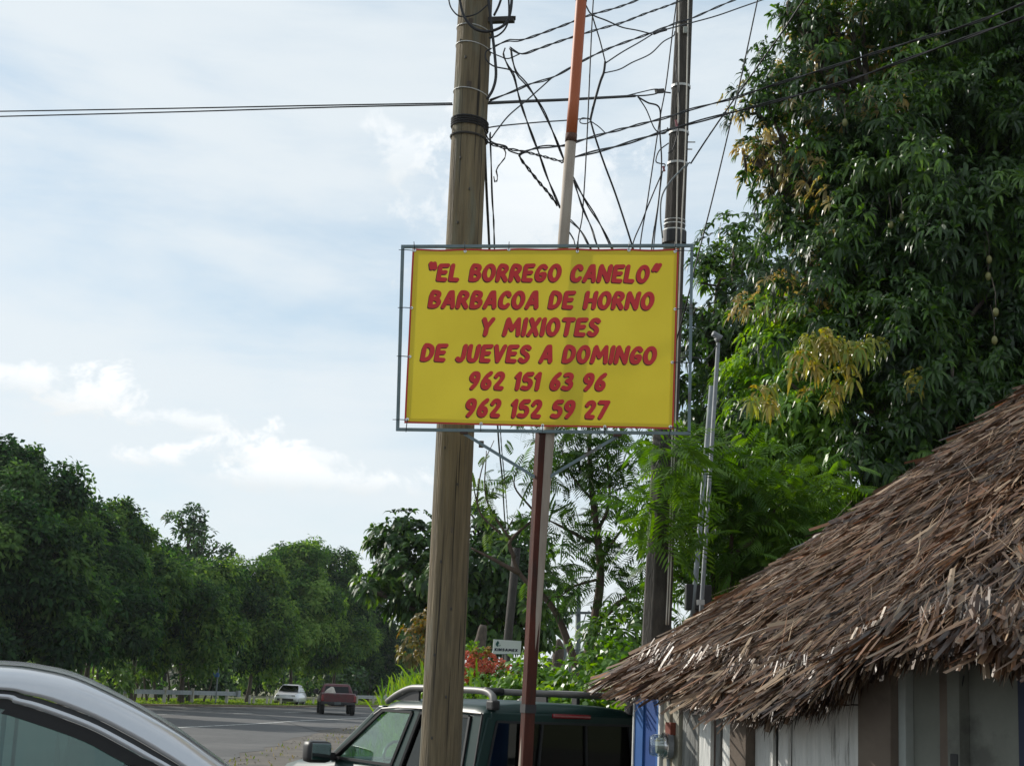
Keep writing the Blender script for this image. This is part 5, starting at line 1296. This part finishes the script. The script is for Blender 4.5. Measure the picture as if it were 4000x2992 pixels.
# ------------------------------------------------------------------ mango trees (right)
PAL_MANGO = [(.014, .036, .010), (.030, .074, .014), (.058, .128, .020), (.11, .20, .032)]
PAL_FRESH = [(.07, .17, .022), (.13, .26, .03), (.20, .34, .045)]
PAL_FLUSH = [(.17, .25, .035), (.30, .30, .045), (.32, .25, .045)]
PAL_TAN = [(.17, .19, .05), (.30, .27, .09), (.36, .28, .11)]
def whorl_tree(lobes, per, nl, L, W, pal, droop, nsub, subr, extra=None, inner=.3):
    pts, outs, tone = clump_points(lobes, per, subr, nsub, inner=inner)
    return pts, outs, tone
mango_lobes = px_lobes([(3330, 130, 22, 1.2), (3200, 160, 22.2, .7), (3560, -60, 22.5, 1.5), (3750, 200, 21.8, 1.7), (4080, 60, 22, 1.8), (3180, 420, 21.6, 1.1), (3040, 540, 21.7, .65), (2950, 600, 21.5, .34), (3130, 640, 21.3, .7), (3240, 900, 21, .8), (3130, 290, 22, .55), (3120, 60, 22, .4), (3080, 1330, 20.6, .7), (3420, 480, 21.2, 1.3), (3720, 640, 20.8, 1.6), (4080, 560, 21, 1.8),
    (3280, 760, 21.2, 1.15), (3150, 860, 21.4, .5), (3520, 960, 20.6, 1.3), (3880, 1020, 20.3, 1.6), (4160, 1080, 20.4, 1.6), (3260, 1080, 20.8, 1.1), (3120, 1180, 20.8, .75), (3400, 1330, 20, 1.2), (3100, 1480, 20, 1.0), (2960, 1600, 20, .7),
    (3700, 1420, 19.8, 1.3), (4020, 1480, 19.6, 1.4), (3250, 1700, 19.8, 1.1), (3550, 1760, 19.4, 1.2), (3850, 1800, 19.2, 1.3), (4150, 1750, 19.2, 1.3), (3050, 1850, 20, .9), (3350, 2020, 19.6, 1.1), (3700, 2080, 19.2, 1.1), (3100, 2150, 20, 1.0), (3500, 2250, 19.6, 1.0), (3950, 2050, 19, 1.1),
    (3900, -400, 22.5, 2.0), (4400, -100, 22, 2.0), (4450, 700, 21, 2.0), (4500, 1400, 20, 1.8)])
pts, outs, tone = clump_points(mango_lobes, 78, .34, 17, inner=.3)
pxs = np.array([PX(p) for p in pts])
fresh_backlit = (np.exp(-(((pxs[:, 0]-3060)/230)**2+((pxs[:, 1]-1520)/330)**2)) + .9*np.exp(-(((pxs[:, 0]-3200)/200)**2+((pxs[:, 1]-2000)/250)**2)))*(.4+.9*tone) > .36  # fresh leaves by position; backlit glow put into their brighter green
tipz = (tone > .68) & (pxs[:, 0] < 3260+300*tone*(pxs[:, 1] < 500)) & (pxs[:, 1] < 1250) & (rng.random(len(pts)) < .7)
norm_ = ~(fresh_backlit | tipz)
lp = [whorls(pts[norm_], outs[norm_], tone[norm_]*.85, 11, .165, .044, PAL_MANGO, .6, jit=.25),
      whorls(pts[fresh_backlit], outs[fresh_backlit], tone[fresh_backlit], 11, .175, .047, PAL_FRESH, .6, jit=.25),
      whorls(pts[tipz], outs[tipz], tone[tipz], 10, .13, .036, PAL_TAN, .6, jit=.25)]
# drooping golden young leaves
fl = []
for (u, v, su, sv, n_) in ((3220, 1320, 50, 50, 6), (3330, 1370, 70, 55, 6), (3150, 1420, 35, 90, 5), (3410, 1330, 35, 50, 3), (2985, 1560, 35, 80, 4), (3290, 1450, 50, 50, 3), (3250, 1570, 25, 30, 2), (3590, 1480, 20, 35, 2)):
    for _ in range(n_*2):
        q_ = P(random.gauss(u, su*.75), random.gauss(v, sv*.6), random.uniform(18.55, 18.9)); fl.append(tuple(q_))
fl = np.array(fl)
lp.append(whorls(fl, np.tile(np.array([[-.3, -.8, .2]]), (len(fl), 1)), rng.random(len(fl)), 11, .14, .042, PAL_FLUSH, .95, spread=.85, jit=.3))
b = P(3650, 2600, 21.5); b.z = 0
mango = tree('mango_tree', 'huge mango tree with golden young leaves filling the right side', b, P(3700, 1750, 21.5), mango_lobes, .34, lp, M['leaf_gloss'], twigs=2)
for u, v, d in ((3052, 665, 20.7), (3045, 700, 20.7), (3480, 880, 19.5), (3522, 850, 19.5), (3860, 1080, 18.9), (3864, 1015, 18.9), (3885, 1330, 18.3), (3890, 1220, 18.3), (3660, 165, 20.3), (3665, 130, 20.3), (3300, 480, 20)):
    c = P(u, v, d); fr_ = MB(); n_ = 10
    fr_.loft([[c+Vector((math.cos(a_)*r_, math.sin(a_)*r_, z)) for z, r_ in ((.055, .006), (.045, .025), (.015, .037), (-.02, .035), (-.045, .02), (-.055, .004))] for a_ in [2*math.pi*j/n_ for j in range(n_+1)]])
    f1 = fr_.build('fruit', mat('mango_skin', (.20, .19, .07), (.15, .15, .05), .45, 20) if 'mango_skin' not in bpy.data.materials else bpy.data.materials['mango_skin'], mango, smooth=True)
    MB().tube([c+Vector((0, 0, .05)), c+Vector((.01, .03, .25)), c+Vector((.02, .2, .5))], .004, 4).build('fruit_stalk', M['bark'], f1)
lob2 = px_lobes([(2860, 1020, 29, .95), (2960, 960, 29.5, .7), (2770, 1180, 28.5, .9), (2900, 1230, 28.5, 1.2), (2780, 1420, 28.5, 1.1), (2930, 1480, 28.5, 1.2), (2740, 1620, 28.5, .9), (2850, 1720, 28.5, 1.2), (3060, 1350, 29, 1.3), (2760, 1900, 28.5, 1.1), (2900, 2050, 28.5, 1.2), (3060, 1100, 29.5, 1.0)])
pts, outs, tone = clump_points(lob2, 46, .36, 14, inner=.25)
b = P(2880, 2600, 29); b.z = 0
tree('mango_tree', 'smaller dark mango tree behind the concrete pole', b, P(2880, 1950, 29), lob2, .24, [whorls(pts, outs, tone*.8, 10, .21, .055, PAL_MANGO, .55, jit=.1)], M['leaf_gloss'], twigs=2)

# ------------------------------------------------------------------ feathery trees
def fronds(pts, outs, col, L=.26, W=.15, np_=7):
    """twice divided leaves: a stalk with narrow side leaflets"""
    n = len(pts); q = rand_dirs(n); ax = unit(outs*.55+q*.75+np.array([0, 0, -.12])); nrm = unit(np.array([0, 0, 1.0])+.35*rng.normal(size=(n, 3)))
    sd = unit(np.cross(ax, nrm)); LL = L*(.7+.6*rng.random(n)); VV = []; 
    parts = []
    for k in range(np_):
        f = (k+1)/np_
        for sg in (-1, 1):
            base = pts+ax*(LL*f)[:, None]+np.array([0, 0, -1])*(LL*.25*f*f)[:, None]
            a2 = unit(sd*sg+ax*.55+np.array([0, 0, -.25]))
            l2 = W*(1.15-.7*abs(f-.45))*np.ones(n)
            parts.append(leaf_mesh(base, a2, nrm, l2, np.full(n, .027), col*(.85+.3*rng.random(n))[:, None], .2, six=False))
    parts.append(leaf_mesh(pts, ax, sd, LL, np.full(n, .008), col*.7, .25, six=False))
    return join_leaves(parts)
def feather_tree(name, label, base, stems, lobes, per, nsub, pal, cat='tree', bark='red_bark'):
    t = thing(name, label, cat, base)
    for s_ in stems:
        pp_ = catmull([Vector(p) for p in s_[0]], 5); n_ = len(pp_)
        MB().tube(pp_, [s_[1]+(s_[2]-s_[1])*i/(n_-1) for i in range(n_)], 7).build('trunk', M[bark], t, smooth=True)
    pts, outs, tone = clump_points(lobes, per, .42, nsub, inner=.3); pal = np.array(pal)
    x = np.clip(tone, 0, .999)*(len(pal)-1); i = x.astype(int); f = (x-i)[:, None]; col_ = pal[i]*(1-f)+pal[i+1]*f
    V, Fc, C = fronds(pts, outs, col_); mesh('crown', V, Fc, M['feather'], t, cols=C)
    return t, pts
PAL_F = [(.03, .07, .02), (.05, .105, .028), (.085, .16, .035)]
PAL_F2 = [(.05, .11, .022), (.08, .165, .03), (.12, .22, .04)]
Yf = 21
g1 = P(2300, 2760, Yf); g1.z = 0; g2 = P(2285, 2760, Yf); g2.z = 0
stems = [([g1, P(2292, 2640, Yf), P(2322, 2430, Yf), P(2345, 2260, Yf), P(2332, 2080, Yf), P(2310, 1900, Yf), P(2300, 1700, Yf), P(2290, 1560, Yf)], .085, .02),
         ([P(2322, 2440, Yf), P(2400, 2370, Yf), P(2520, 2280, Yf), P(2640, 2160, Yf)], .05, .018),
         ([g2, P(2262, 2700, Yf), P(2215, 2500, Yf), P(2150, 2360, Yf), P(2030, 2240, Yf), P(1990, 2120, Yf)], .075, .02),
         ([P(2030, 2240, Yf), P(1920, 2180, Yf), P(1840, 2140, Yf)], .035, .012), ([P(2010, 2180, Yf), P(1995, 2110, Yf), P(2110, 2010, Yf), P(2150, 1980, Yf)], .03, .01),
         ([P(2332, 2080, Yf), P(2380, 1960, Yf), P(2370, 1780, Yf)], .03, .01), ([P(2310, 2120, Yf), P(2200, 2060, Yf), P(2140, 2030, Yf)], .028, .01),
         ([P(2340, 2200, Yf), P(2420, 2080, Yf), P(2500, 1990, Yf)], .025, .008), ([P(2345, 2260, Yf), P(2240, 2290, Yf), P(2190, 2330, Yf)], .022, .008), ([P(2320, 1960, Yf), P(2230, 1850, Yf), P(2190, 1740, Yf)], .022, .008),
         ([P(1995, 2110, Yf), P(1900, 1950, Yf), P(1900, 1760, Yf)], .018, .006), ([P(1960, 2090, Yf), P(1870, 1990, Yf), P(1880, 1840, Yf), P(1930, 1720, Yf)], .016, .005),
         ([P(2080, 1990, Yf), P(2010, 1900, Yf), P(2025, 1820, Yf)], .016, .006), ([P(1870, 1990, Yf), P(1850, 1900, Yf), P(1840, 1780, Yf)], .012, .004), ([P(2190, 2330, Yf), P(2100, 2330, Yf)], .012, .004)]
lobes = px_lobes([(2250, 1760, Yf, .75), (2400, 1760, Yf, .7), (2480, 1880, Yf, .6), (2260, 1950, Yf, .6), (2400, 2010, Yf, .65), (2500, 2080, Yf, .45), (2210, 2140, Yf, .5), (2280, 2260, Yf, .55), (2420, 2240, Yf, .45), (2170, 2250, Yf, .35), (2480, 2330, Yf, .3), (2300, 1600, Yf, .8), (2100, 1780, Yf, .4), (2060, 1900, Yf, .3), (2200, 1880, Yf, .45)])
tf, ptsf = feather_tree('feathery_tree', 'slender feathery leaved tree with forked reddish trunks below the sign', g1, stems, lobes, 42, 18, PAL_F)
lobes2 = px_lobes([(1900, 2000, Yf, .35), (1860, 1880, Yf, .25), (1950, 1930, Yf, .25), (2030, 2080, Yf, .28)])
pts, outs, tone = clump_points(lobes2, 16, .5, 12)
V, Fc, C = fronds(pts, outs, np.tile(np.array([[.09, .15, .04]]), (len(pts), 1)), .2, .09); mesh('sparse_leaves', V, Fc, M['feather'], tf, cols=C)
# bushy feathery shrub at the concrete pole
Ys = 16.6; b = P(2800, 2500, Ys); b.z = 0
stems = [([b, P(2790, 2350, Ys), P(2740, 2150, Ys), P(2640, 1950, Ys)], .04, .01), ([b, P(2840, 2300, Ys), P(2950, 2100, Ys), P(3060, 1950, Ys)], .045, .01), ([P(2790, 2350, Ys), P(2650, 2250, Ys), P(2560, 2180, Ys)], .025, .008), ([P(2840, 2300, Ys), P(2860, 2050, Ys), P(2840, 1850, Ys)], .03, .008)]
lobes = px_lobes([(2640, 1800, Ys, .4), (2720, 1900, Ys+.2, .45), (2640, 2000, Ys-.4, .42), (2800, 1830, Ys, .4), (2900, 1950, Ys, .5), (3010, 1900, Ys, .4), (3120, 2010, Ys, .45), (2780, 2080, Ys, .5), (2960, 2120, Ys, .5), (3130, 2180, Ys, .45), (2640, 2150, Ys, .35), (2830, 2240, Ys, .45), (3020, 2280, Ys, .4), (2700, 2300, Ys, .35), (2560, 2020, Ys, .3), (3200, 1900, Ys, .3), (2572, 1800, 13.6, .22), (2600, 1960, 13.6, .25), (2655, 2090, 13.6, .18), (2556, 2100, 13.6, .2), (2640, 1780, 13.6, .16)])
feather_tree('feathery_shrub', 'bright green feathery shrub around the concrete pole', b, stems, lobes, 75, 26, PAL_F2, 'shrub')

# ------------------------------------------------------------------ broadleaf tree behind the wooden pole
Yb = 46
lobes = px_lobes([(1600, 2150, Yb, 1.15), (1690, 2090, Yb, .9), (1560, 2290, Yb, 1.0), (1470, 2310, Yb-1, .6), (1700, 2280, Yb-1, 1.4), (1880, 2060, Yb, .95), (1960, 2150, Yb, 1.3), (1860, 2230, Yb-1.5, 1.3), (2020, 2330, Yb-1, 1.3), (1880, 2420, Yb-1, 1.3), (1760, 2420, Yb, 1.0), (2110, 2300, Yb, .9), (2060, 2470, Yb, .9), (1640, 2390, Yb, .7), (2120, 2430, Yb, .6)])
pts, outs, tone = clump_points(lobes, 30, .36, 14, inner=.2)
b = P(1885, 2650, Yb); b.z = 0
tree('broadleaf_tree', 'round crowned broadleaf tree behind the wooden pole', b, P(1885, 2500, Yb), lobes, .26, [whorls(pts, outs, tone, 9, .30, .13, [(.02, .05, .014), (.035, .085, .018), (.06, .13, .024), (.10, .18, .035)], .45, jit=.15)], M['leaf'])
mass('orange_leaved_shrub', 'shrub with orange brown leaves left of the wooden pole', 'shrub', [(1640, 2480, 40, .36), (1615, 2530, 40, .3), (1660, 2430, 40, .3)], [(.09, .11, .03), (.15, .13, .035), (.20, .14, .04)], .2, .09, 60, 8, True, .5)
# dead stump and poles in the distance
def tallpole(label, u0, v0, u1, v1, Y, r, m, extra=None, name='utility_pole'):
    a_, c_ = P(u1, v1, Y), P(u0, v0, Y); d = (c_-a_); e = a_+d*((0-a_.z)/d.z); t = thing(name, label, 'utility pole', e)
    MB().tube([e, a_], [r*1.1, r], 10).build('shaft', M[m], t, smooth=True); return t
tallpole('dark concrete pole behind the white board', 1980, 2540, 2018, 2140, 30, .085, 'concrete')
t = tallpole('far utility pole with a crossarm seen below the sign', 2257, 2690, 2258, 2300, 62, .11, 'grey_back')
MB().bar(P(2172, 2392, 61.8), P(2382, 2394, 61.8), .10, .10).build('crossarm', M['grey_back'], t)
for u in (2176, 2215, 2300, 2340, 2378): MB().tube([P(u, 2392, 61.8), P(u, 2384, 61.8)], .05, 6).build('insulator', M['white_paint'], t)
MB().bar(P(2226, 2537, 61.8), P(2257, 2539, 61.8), .07, .07).build('lower_arm', M['grey_back'], t)
tallpole('short dark far pole left of the crossarm pole', 2205, 2650, 2207, 2447, 55, .08, 'grey_back')
tallpole('thin far post between the two far poles', 2224, 2640, 2225, 2500, 58, .05, 'grey_back')
for k, (a_, c_) in enumerate([((2240, 2393), (2130, 2620)), ((2290, 2393), (2215, 2660)), ((2330, 2393), (2262, 2660)), ((2355, 2393), (2300, 2670)), ((2375, 2394), (2330, 2670))]):
    wire('%s far wire from the left below the crossarm' % ORD[k], [a_, ((a_[0]+c_[0])/2-8, (a_[1]+c_[1])/2+12), c_], [61.8, 80, 100], .022, 'grey_back', group='far wires at the crossarm pole')
wire('far wire slanting left of the crossarm pole', [(2120, 2330), (2150, 2370), (2178, 2395)], [40, 52, 61.8], .015, 'pale_cable', group='far wires at the crossarm pole')
wire('far wire slanting right behind the feathery tree', [(2178, 2395), (2240, 2450), (2310, 2500)], [61.8, 50, 40], .012, 'pale_cable', group='far wires at the crossarm pole')
b = P(2180, 2640, 50); b.z = 0; t = thing('dead_trunk', 'dark ragged dead trunk left of the far poles', 'tree', b)
MB().tube(catmull([b, P(2178, 2600, 50), P(2184, 2540, 50), P(2182, 2495, 50)], 4), [.22, .21, .2, .2, .19, .18, .19, .17, .17, .15, .14, .10, .05], 9).build('trunk', M['bark'], t, smooth=True)
b = P(1885, 2640, 40); b.z = 0; t = thing('mossy_trunk', 'pale mossy trunk behind the orange flowers', 'tree', b)
MB().tube(catmull([b, P(1872, 2560, 40), P(1880, 2490, 40), P(1888, 2440, 40)], 4), [.17, .17, .16, .16, .15, .16, .15, .14, .14, .13, .12, .11, .08], 9).build('trunk', M['bark'], t, smooth=True)
# white board
Yk = 23; t_c = P(1980, 2524, Yk); b = Vector((t_c.x, Yk, 0)); t = thing('white_board', 'small white board with a drop logo and dark lettering above the flowers', 'sign', b)
kx = Vector((1, .12, 0)).normalized(); kn = Vector((kx.y, -kx.x, 0))
def onk(u, v, out=0.0): d = ray(u, v); k = (Vector((t_c.x, Yk, 0))-CAM).dot(kn)/d.dot(kn); return CAM+d*k+kn*out
q4 = [(1924, 2553), (2033, 2553), (2037, 2503), (1929, 2496)]
mb = MB(); fr4 = [onk(u, v) for u, v in q4]; mb.add(fr4+[p-kn*.02 for p in fr4], [(0, 1, 2, 3), (7, 6, 5, 4), (0, 4, 5, 1), (1, 5, 6, 2), (2, 6, 7, 3), (3, 7, 4, 0)]); bd = mb.build('board', M['board_white'], t)
MB().bar(onk(1924, 2554, .002), onk(2033, 2554, .002), .008, .006).build('green_edge', M['sign_teal'], t)
MB().tube([Vector((onk(1980, 2520, -.03).x, onk(1980, 2520, -.03).y, 0)), onk(1980, 2505, -.03)], .02, 8).build('post', M['grey_board'], t)
text_line('KINSAMEX', 640, 890, 529, 539, 497, 508, srad=.13, gap=.22, slant=.05, onto=onk, sc=.3617, org=(1700, 2350), mats=[M['sign_navy']], parent=bd, shadow=False, dz=.004)
def drop(cx, cy, rx, ry, m, name, a0=0, a1=360, dz=.004):
    pts_ = []
    for a_ in np.linspace(R(a0), R(a1), 28):
        k = max(0, math.cos(a_)); pts_.append((cx+rx*math.sin(a_)*(1-.75*k**2), cy-ry*(math.cos(a_)+.35*k**3)))
    mesh(name, [onk(1700+x*.3617, 2350+y*.3617, dz) for x, y in pts_], [tuple(range(len(pts_)))], M[m], bd)
drop(676, 455, 22, 28, 'sign_teal', 'logo_drop'); drop(694, 465, 15, 20, 'board_white', 'logo_cutout', dz=.0048); drop(695, 464, 11, 14, 'sign_teal', 'logo_leaf', dz=.0056); drop(696, 461, 7, 11, 'board_white', 'logo_cutout', dz=.0064)

# ------------------------------------------------------------------ garden behind the crew cab
mass('garden_hedge', 'leafy green hedge behind the crew cab, right of the red post', 'hedge', [(2180, 2720, 19, .5), (2280, 2700, 19, .5), (2390, 2690, 18.5, .55), (2470, 2740, 18, .5), (2340, 2770, 18, .5), (2220, 2780, 18, .5), (2450, 2820, 17, .45), (2130, 2690, 19.5, .45)], PAL_FRESH, .13, .07, 60, 8, True, .35, M['leaf_gloss'], nsub=22)
mass('garden_hedge', 'leafy green plants behind the crew cab, left of the red post', 'hedge', [(1850, 2720, 19.5, .45), (1930, 2745, 19.5, .45), (2020, 2740, 19.5, .45), (2090, 2720, 19, .45), (1900, 2770, 19, .5), (2010, 2780, 19, .5)], PAL_FRESH, .14, .06, 60, 8, True, .4, M['leaf_gloss'], nsub=22)
mass('young_mango', 'young mango plant with slim leaves left of the concrete pole', 'shrub', [(2440, 2480, 19.5, .42), (2400, 2560, 19.5, .42), (2470, 2590, 19.5, .42), (2480, 2420, 19.6, .3), (2380, 2640, 19.3, .4), (2450, 2680, 19, .45), (2540, 2600, 19.5, .35)], [(.05, .11, .02), (.08, .16, .03), (.12, .2, .05)], .20, .045, 60, 10, True, .5, M['leaf_gloss'], nsub=18)
mass('orange_flower_bush', 'bush with orange red flowers right of the wooden pole', 'bush', [(1830, 2620, 20, .34), (1885, 2615, 20, .32), (1955, 2680, 20, .25), (1830, 2680, 20, .3)], PAL_FRESH, .12, .035, 70, 8, True, .3, nsub=20)
fb = [o for o in bpy.data.objects if o.name.startswith('orange_flower_bush')][0]
fp = []
for (u, v, su, sv, n_) in ((1830, 2600, 16, 14, 22), (1865, 2595, 30, 18, 30), (1915, 2590, 22, 16, 24), (1890, 2620, 30, 12, 26), (1835, 2640, 14, 14, 14), (1816, 2560, 8, 10, 8), (2000, 2640, 25, 14, 12), (1945, 2625, 20, 12, 10), (1850, 2570, 20, 16, 10)):
    for _ in range(int(n_*1.5)): fp.append(tuple(P(random.gauss(u, su*1.15), random.gauss(v, sv*1.1), random.uniform(19.5, 19.75))))
fp = np.array(fp); V, Fc, C = whorls(fp, np.tile(np.array([[0, -.7, .7]]), (len(fp), 1)), rng.random(len(fp)), 9, .036, .022, [(.50, .14, .08), (.60, .24, .15), (.44, .10, .06)], .1, spread=1.4)
mesh('flowers', V, Fc, M['flower'], fb, cols=C)['kind'] = 'stuff'
fp = []
for (u, v, n_) in ((1858, 2545, 10), (1902, 2540, 12), (1962, 2600, 8), (2022, 2606, 8), (1850, 2560, 8)):
    for k in range(n_): fp.append(tuple(P(u+random.gauss(0, 5), v+k*3.2-8, 19.6)))
fp = np.array(fp); V, Fc, C = whorls(fp, np.tile(np.array([[0, -.3, .9]]), (len(fp), 1)), rng.random(len(fp)), 9, .05, .02, [(.25, .22, .05), (.33, .24, .08), (.36, .2, .09)], .15, spread=1.0)
mesh('flower_spikes', V, Fc, M['flower'], fb, cols=C)['kind'] = 'stuff'
# tall grass and blades
def tallgrass(name, label, spec, pal):
    pp_ = []
    for u, v, Y, n_, su in spec:
        for _ in range(n_): q_ = P(random.gauss(u, su), v, Y+random.uniform(-.8, .8)); pp_.append((q_.x, q_.y, max(.0, q_.z-random.uniform(.1, .9))))
    n_ = len(pp_); c = np.array(pp_); ax = unit(np.stack([rng.normal(size=n_)*.3, rng.normal(size=n_)*.3, np.ones(n_)], 1)); pal = np.array(pal)
    V, Fc, C = leaf_mesh(c, ax, unit(rng.normal(size=(n_, 3))*np.array([1, 1, .1])), .8*(.5+.8*rng.random(n_)), np.full(n_, .035), pal[rng.integers(0, len(pal), n_)]*(.8+.4*rng.random(n_))[:, None], .3)
    o = mesh(name, V, Fc, M['feather'], cols=C); tag(o, label, 'grass', kind='stuff')
tallgrass('tall_grass', 'tall bright grass left of the wooden pole beside the road', [(1610, 2690, 34, 320, 30), (1560, 2720, 34, 200, 35), (1660, 2660, 34, 200, 20), (1590, 2740, 30, 200, 40)], [(.10, .2, .03), (.15, .26, .04), (.2, .3, .06)])
tallgrass('garden_grass', 'slim upright leaves among the flowers', [(1860, 2720, 19.3, 90, 45), (2060, 2740, 19.3, 50, 30), (1960, 2760, 19.6, 60, 50)], [(.09, .18, .03), (.13, .22, .04)])
pp = []
for _ in range(6500):
    y = random.uniform(17.5, 42); pp.append((random.uniform(-2.4-.012*(y-17), 1.2), y, 0))
grass('roadside_grass', 'knee high green grass on the verge behind the crew cab', pp, .55, .04, [(.08, .17, .025), (.12, .22, .03), (.16, .26, .05)])
# banana plants
def bigleaf(name, label, leaves_, base_px):
    b = P(*base_px); b.z = 0; t = thing(name, label, 'plant', b)
    for (u0, v0), (u1, v1), wpx, Y in leaves_:
        a_, c_ = P(u0, v0, Y), P(u1, v1, Y-.25); d = c_-a_; L = d.length; d.normalize(); sd_ = d.cross(Vector((0, -1, .25))).normalized(); w_ = wpx/6000*Y; nn_ = sd_.cross(d)
        V = []; Fc = []; n_ = 9
        for i in range(n_+1):
            f = i/n_; w1 = w_*math.sin(math.pi*min(1, f*.93+.07))**.7*(1 if f < .97 else .2); p = a_+d*L*f+Vector((0, 0, -.12*L*f*f))
            V += [p-sd_*w1*.5+nn_*.12*w1, p, p+sd_*w1*.5+nn_*.12*w1]
        for i in range(n_):
            for j in range(2): Fc.append((3*i+j, 3*i+j+1, 3*i+4+j, 3*i+3+j))
        mesh('leaf', V, Fc, M['leaf_gloss'], t, smooth=True, cols=np.tile(np.array([[.06, .14, .03]]), (len(V), 1)))
        g0 = Vector((b.x, b.y, 0)); MB().tube([g0, g0.lerp(a_, .6), a_], [.05, .035, .015], 7).build('stalk', mat('green_stalk', (.10, .17, .05), None, .5, 8) if 'green_stalk' not in bpy.data.materials else bpy.data.materials['green_stalk'], t, smooth=True)
bigleaf('banana_plant', 'broad leaved banana plant right of the red post', [((2190, 2700), (2112, 2588), 62, 19.6), ((2215, 2720), (2300, 2640), 40, 19.8), ((2180, 2720), (2150, 2650), 40, 19.4)], (2195, 2720, 19.7))
bigleaf('banana_plant', 'upright broad leaved plant behind the forked trunk', [((2250, 2720), (2245, 2610), 28, 20.2), ((2270, 2720), (2300, 2620), 26, 20.3), ((2330, 2700), (2355, 2600), 26, 20.3)], (2275, 2740, 20.3))
# white roadside cabinet
c = P(2292, 2612, 40); b = Vector((c.x, c.y, 0)); t = thing('white_cabinet', 'small white roofed box on a post behind the forked trunk', 'cabinet', b)
MB().box(c, (.30, .3, .20), bev=.01).build('box', M['white_paint'], t); MB().add([c+Vector((x*.2, y*.2, z)) for x, y, z in ((-1, -1, .10), (1, -1, .10), (1, 1, .10), (-1, 1, .10), (-.6, 0, .17), (.6, 0, .17))], [(0, 1, 5, 4), (2, 3, 4, 5), (1, 2, 5), (3, 0, 4), (3, 2, 1, 0)]).build('roof', M['white_paint'], t)
MB().bar(c-Vector((0, 0, .1)), b, .08).build('post', M['cream'], t)
# low trees far behind on the right
mass('far_tree', 'far hazy tree low behind the crossarm pole', 'tree', [(2290, 2610, 130, 1.9), (2340, 2600, 130, 2.0), (2240, 2630, 128, 1.6), (2400, 2620, 130, 2.2)], PAL_DARK, .5, .25, 20, nsub=9)
mass('far_tree', 'far hazy shrubs left of the crossarm pole', 'tree', [(2150, 2650, 110, 1.5), (2080, 2650, 110, 1.5)], PAL_DARK, .5, .25, 20, nsub=9)
# stones on the shoulder
V = []; Fc = []
for _ in range(350):
    y = random.uniform(24, 62); x = -5.6+abs(random.gauss(0, 1.2))*1.4-.15; r_ = random.uniform(.012, .035); k = len(V)
    for dx, dy, dz in ((1, 0, 0), (0, 1, 0), (-1, 0, 0), (0, -1, 0), (0, 0, .7)): V.append((x+dx*r_*random.uniform(.6, 1.2), y+dy*r_*random.uniform(.6, 1.2), dz*r_))
    Fc += [(k, k+1, k+4), (k+1, k+2, k+4), (k+2, k+3, k+4), (k+3, k, k+4)]
o = mesh('gravel', V, Fc, M['dirt']); tag(o, 'loose gravel along the broken asphalt edge', 'gravel', kind='stuff')
pp = [(-5.5+abs(random.gauss(0, 1.3)), random.uniform(30, 64), 0) for _ in range(260)]
grass('shoulder_weeds', 'scattered low weeds along the dirt shoulder', pp, .10, .03, [(.1, .15, .03), (.16, .17, .06), (.2, .17, .08)])
hz = MB().box((0, 1220, 8.0), (5040, 2600, 19)).build('haze', None or bpy.data.materials.new('haze_air')); tag(hz, 'thin pale morning haze over the road', 'haze', kind='stuff')
hm = bpy.data.materials['haze_air']; hm.use_nodes = True; hm.node_tree.nodes.clear()
pv = hm.node_tree.nodes.new('ShaderNodeVolumePrincipled'); pv.inputs['Color'].default_value = (.9, .95, 1, 1); pv.inputs['Density'].default_value = .00013; pv.inputs['Anisotropy'].default_value = .2
ho = hm.node_tree.nodes.new('ShaderNodeOutputMaterial'); hm.node_tree.links.new(pv.outputs[0], ho.inputs['Volume'])
for o in bpy.data.objects:
    if '_local' in o: del o['_local']
    if '_sx' in o: del o['_sx']
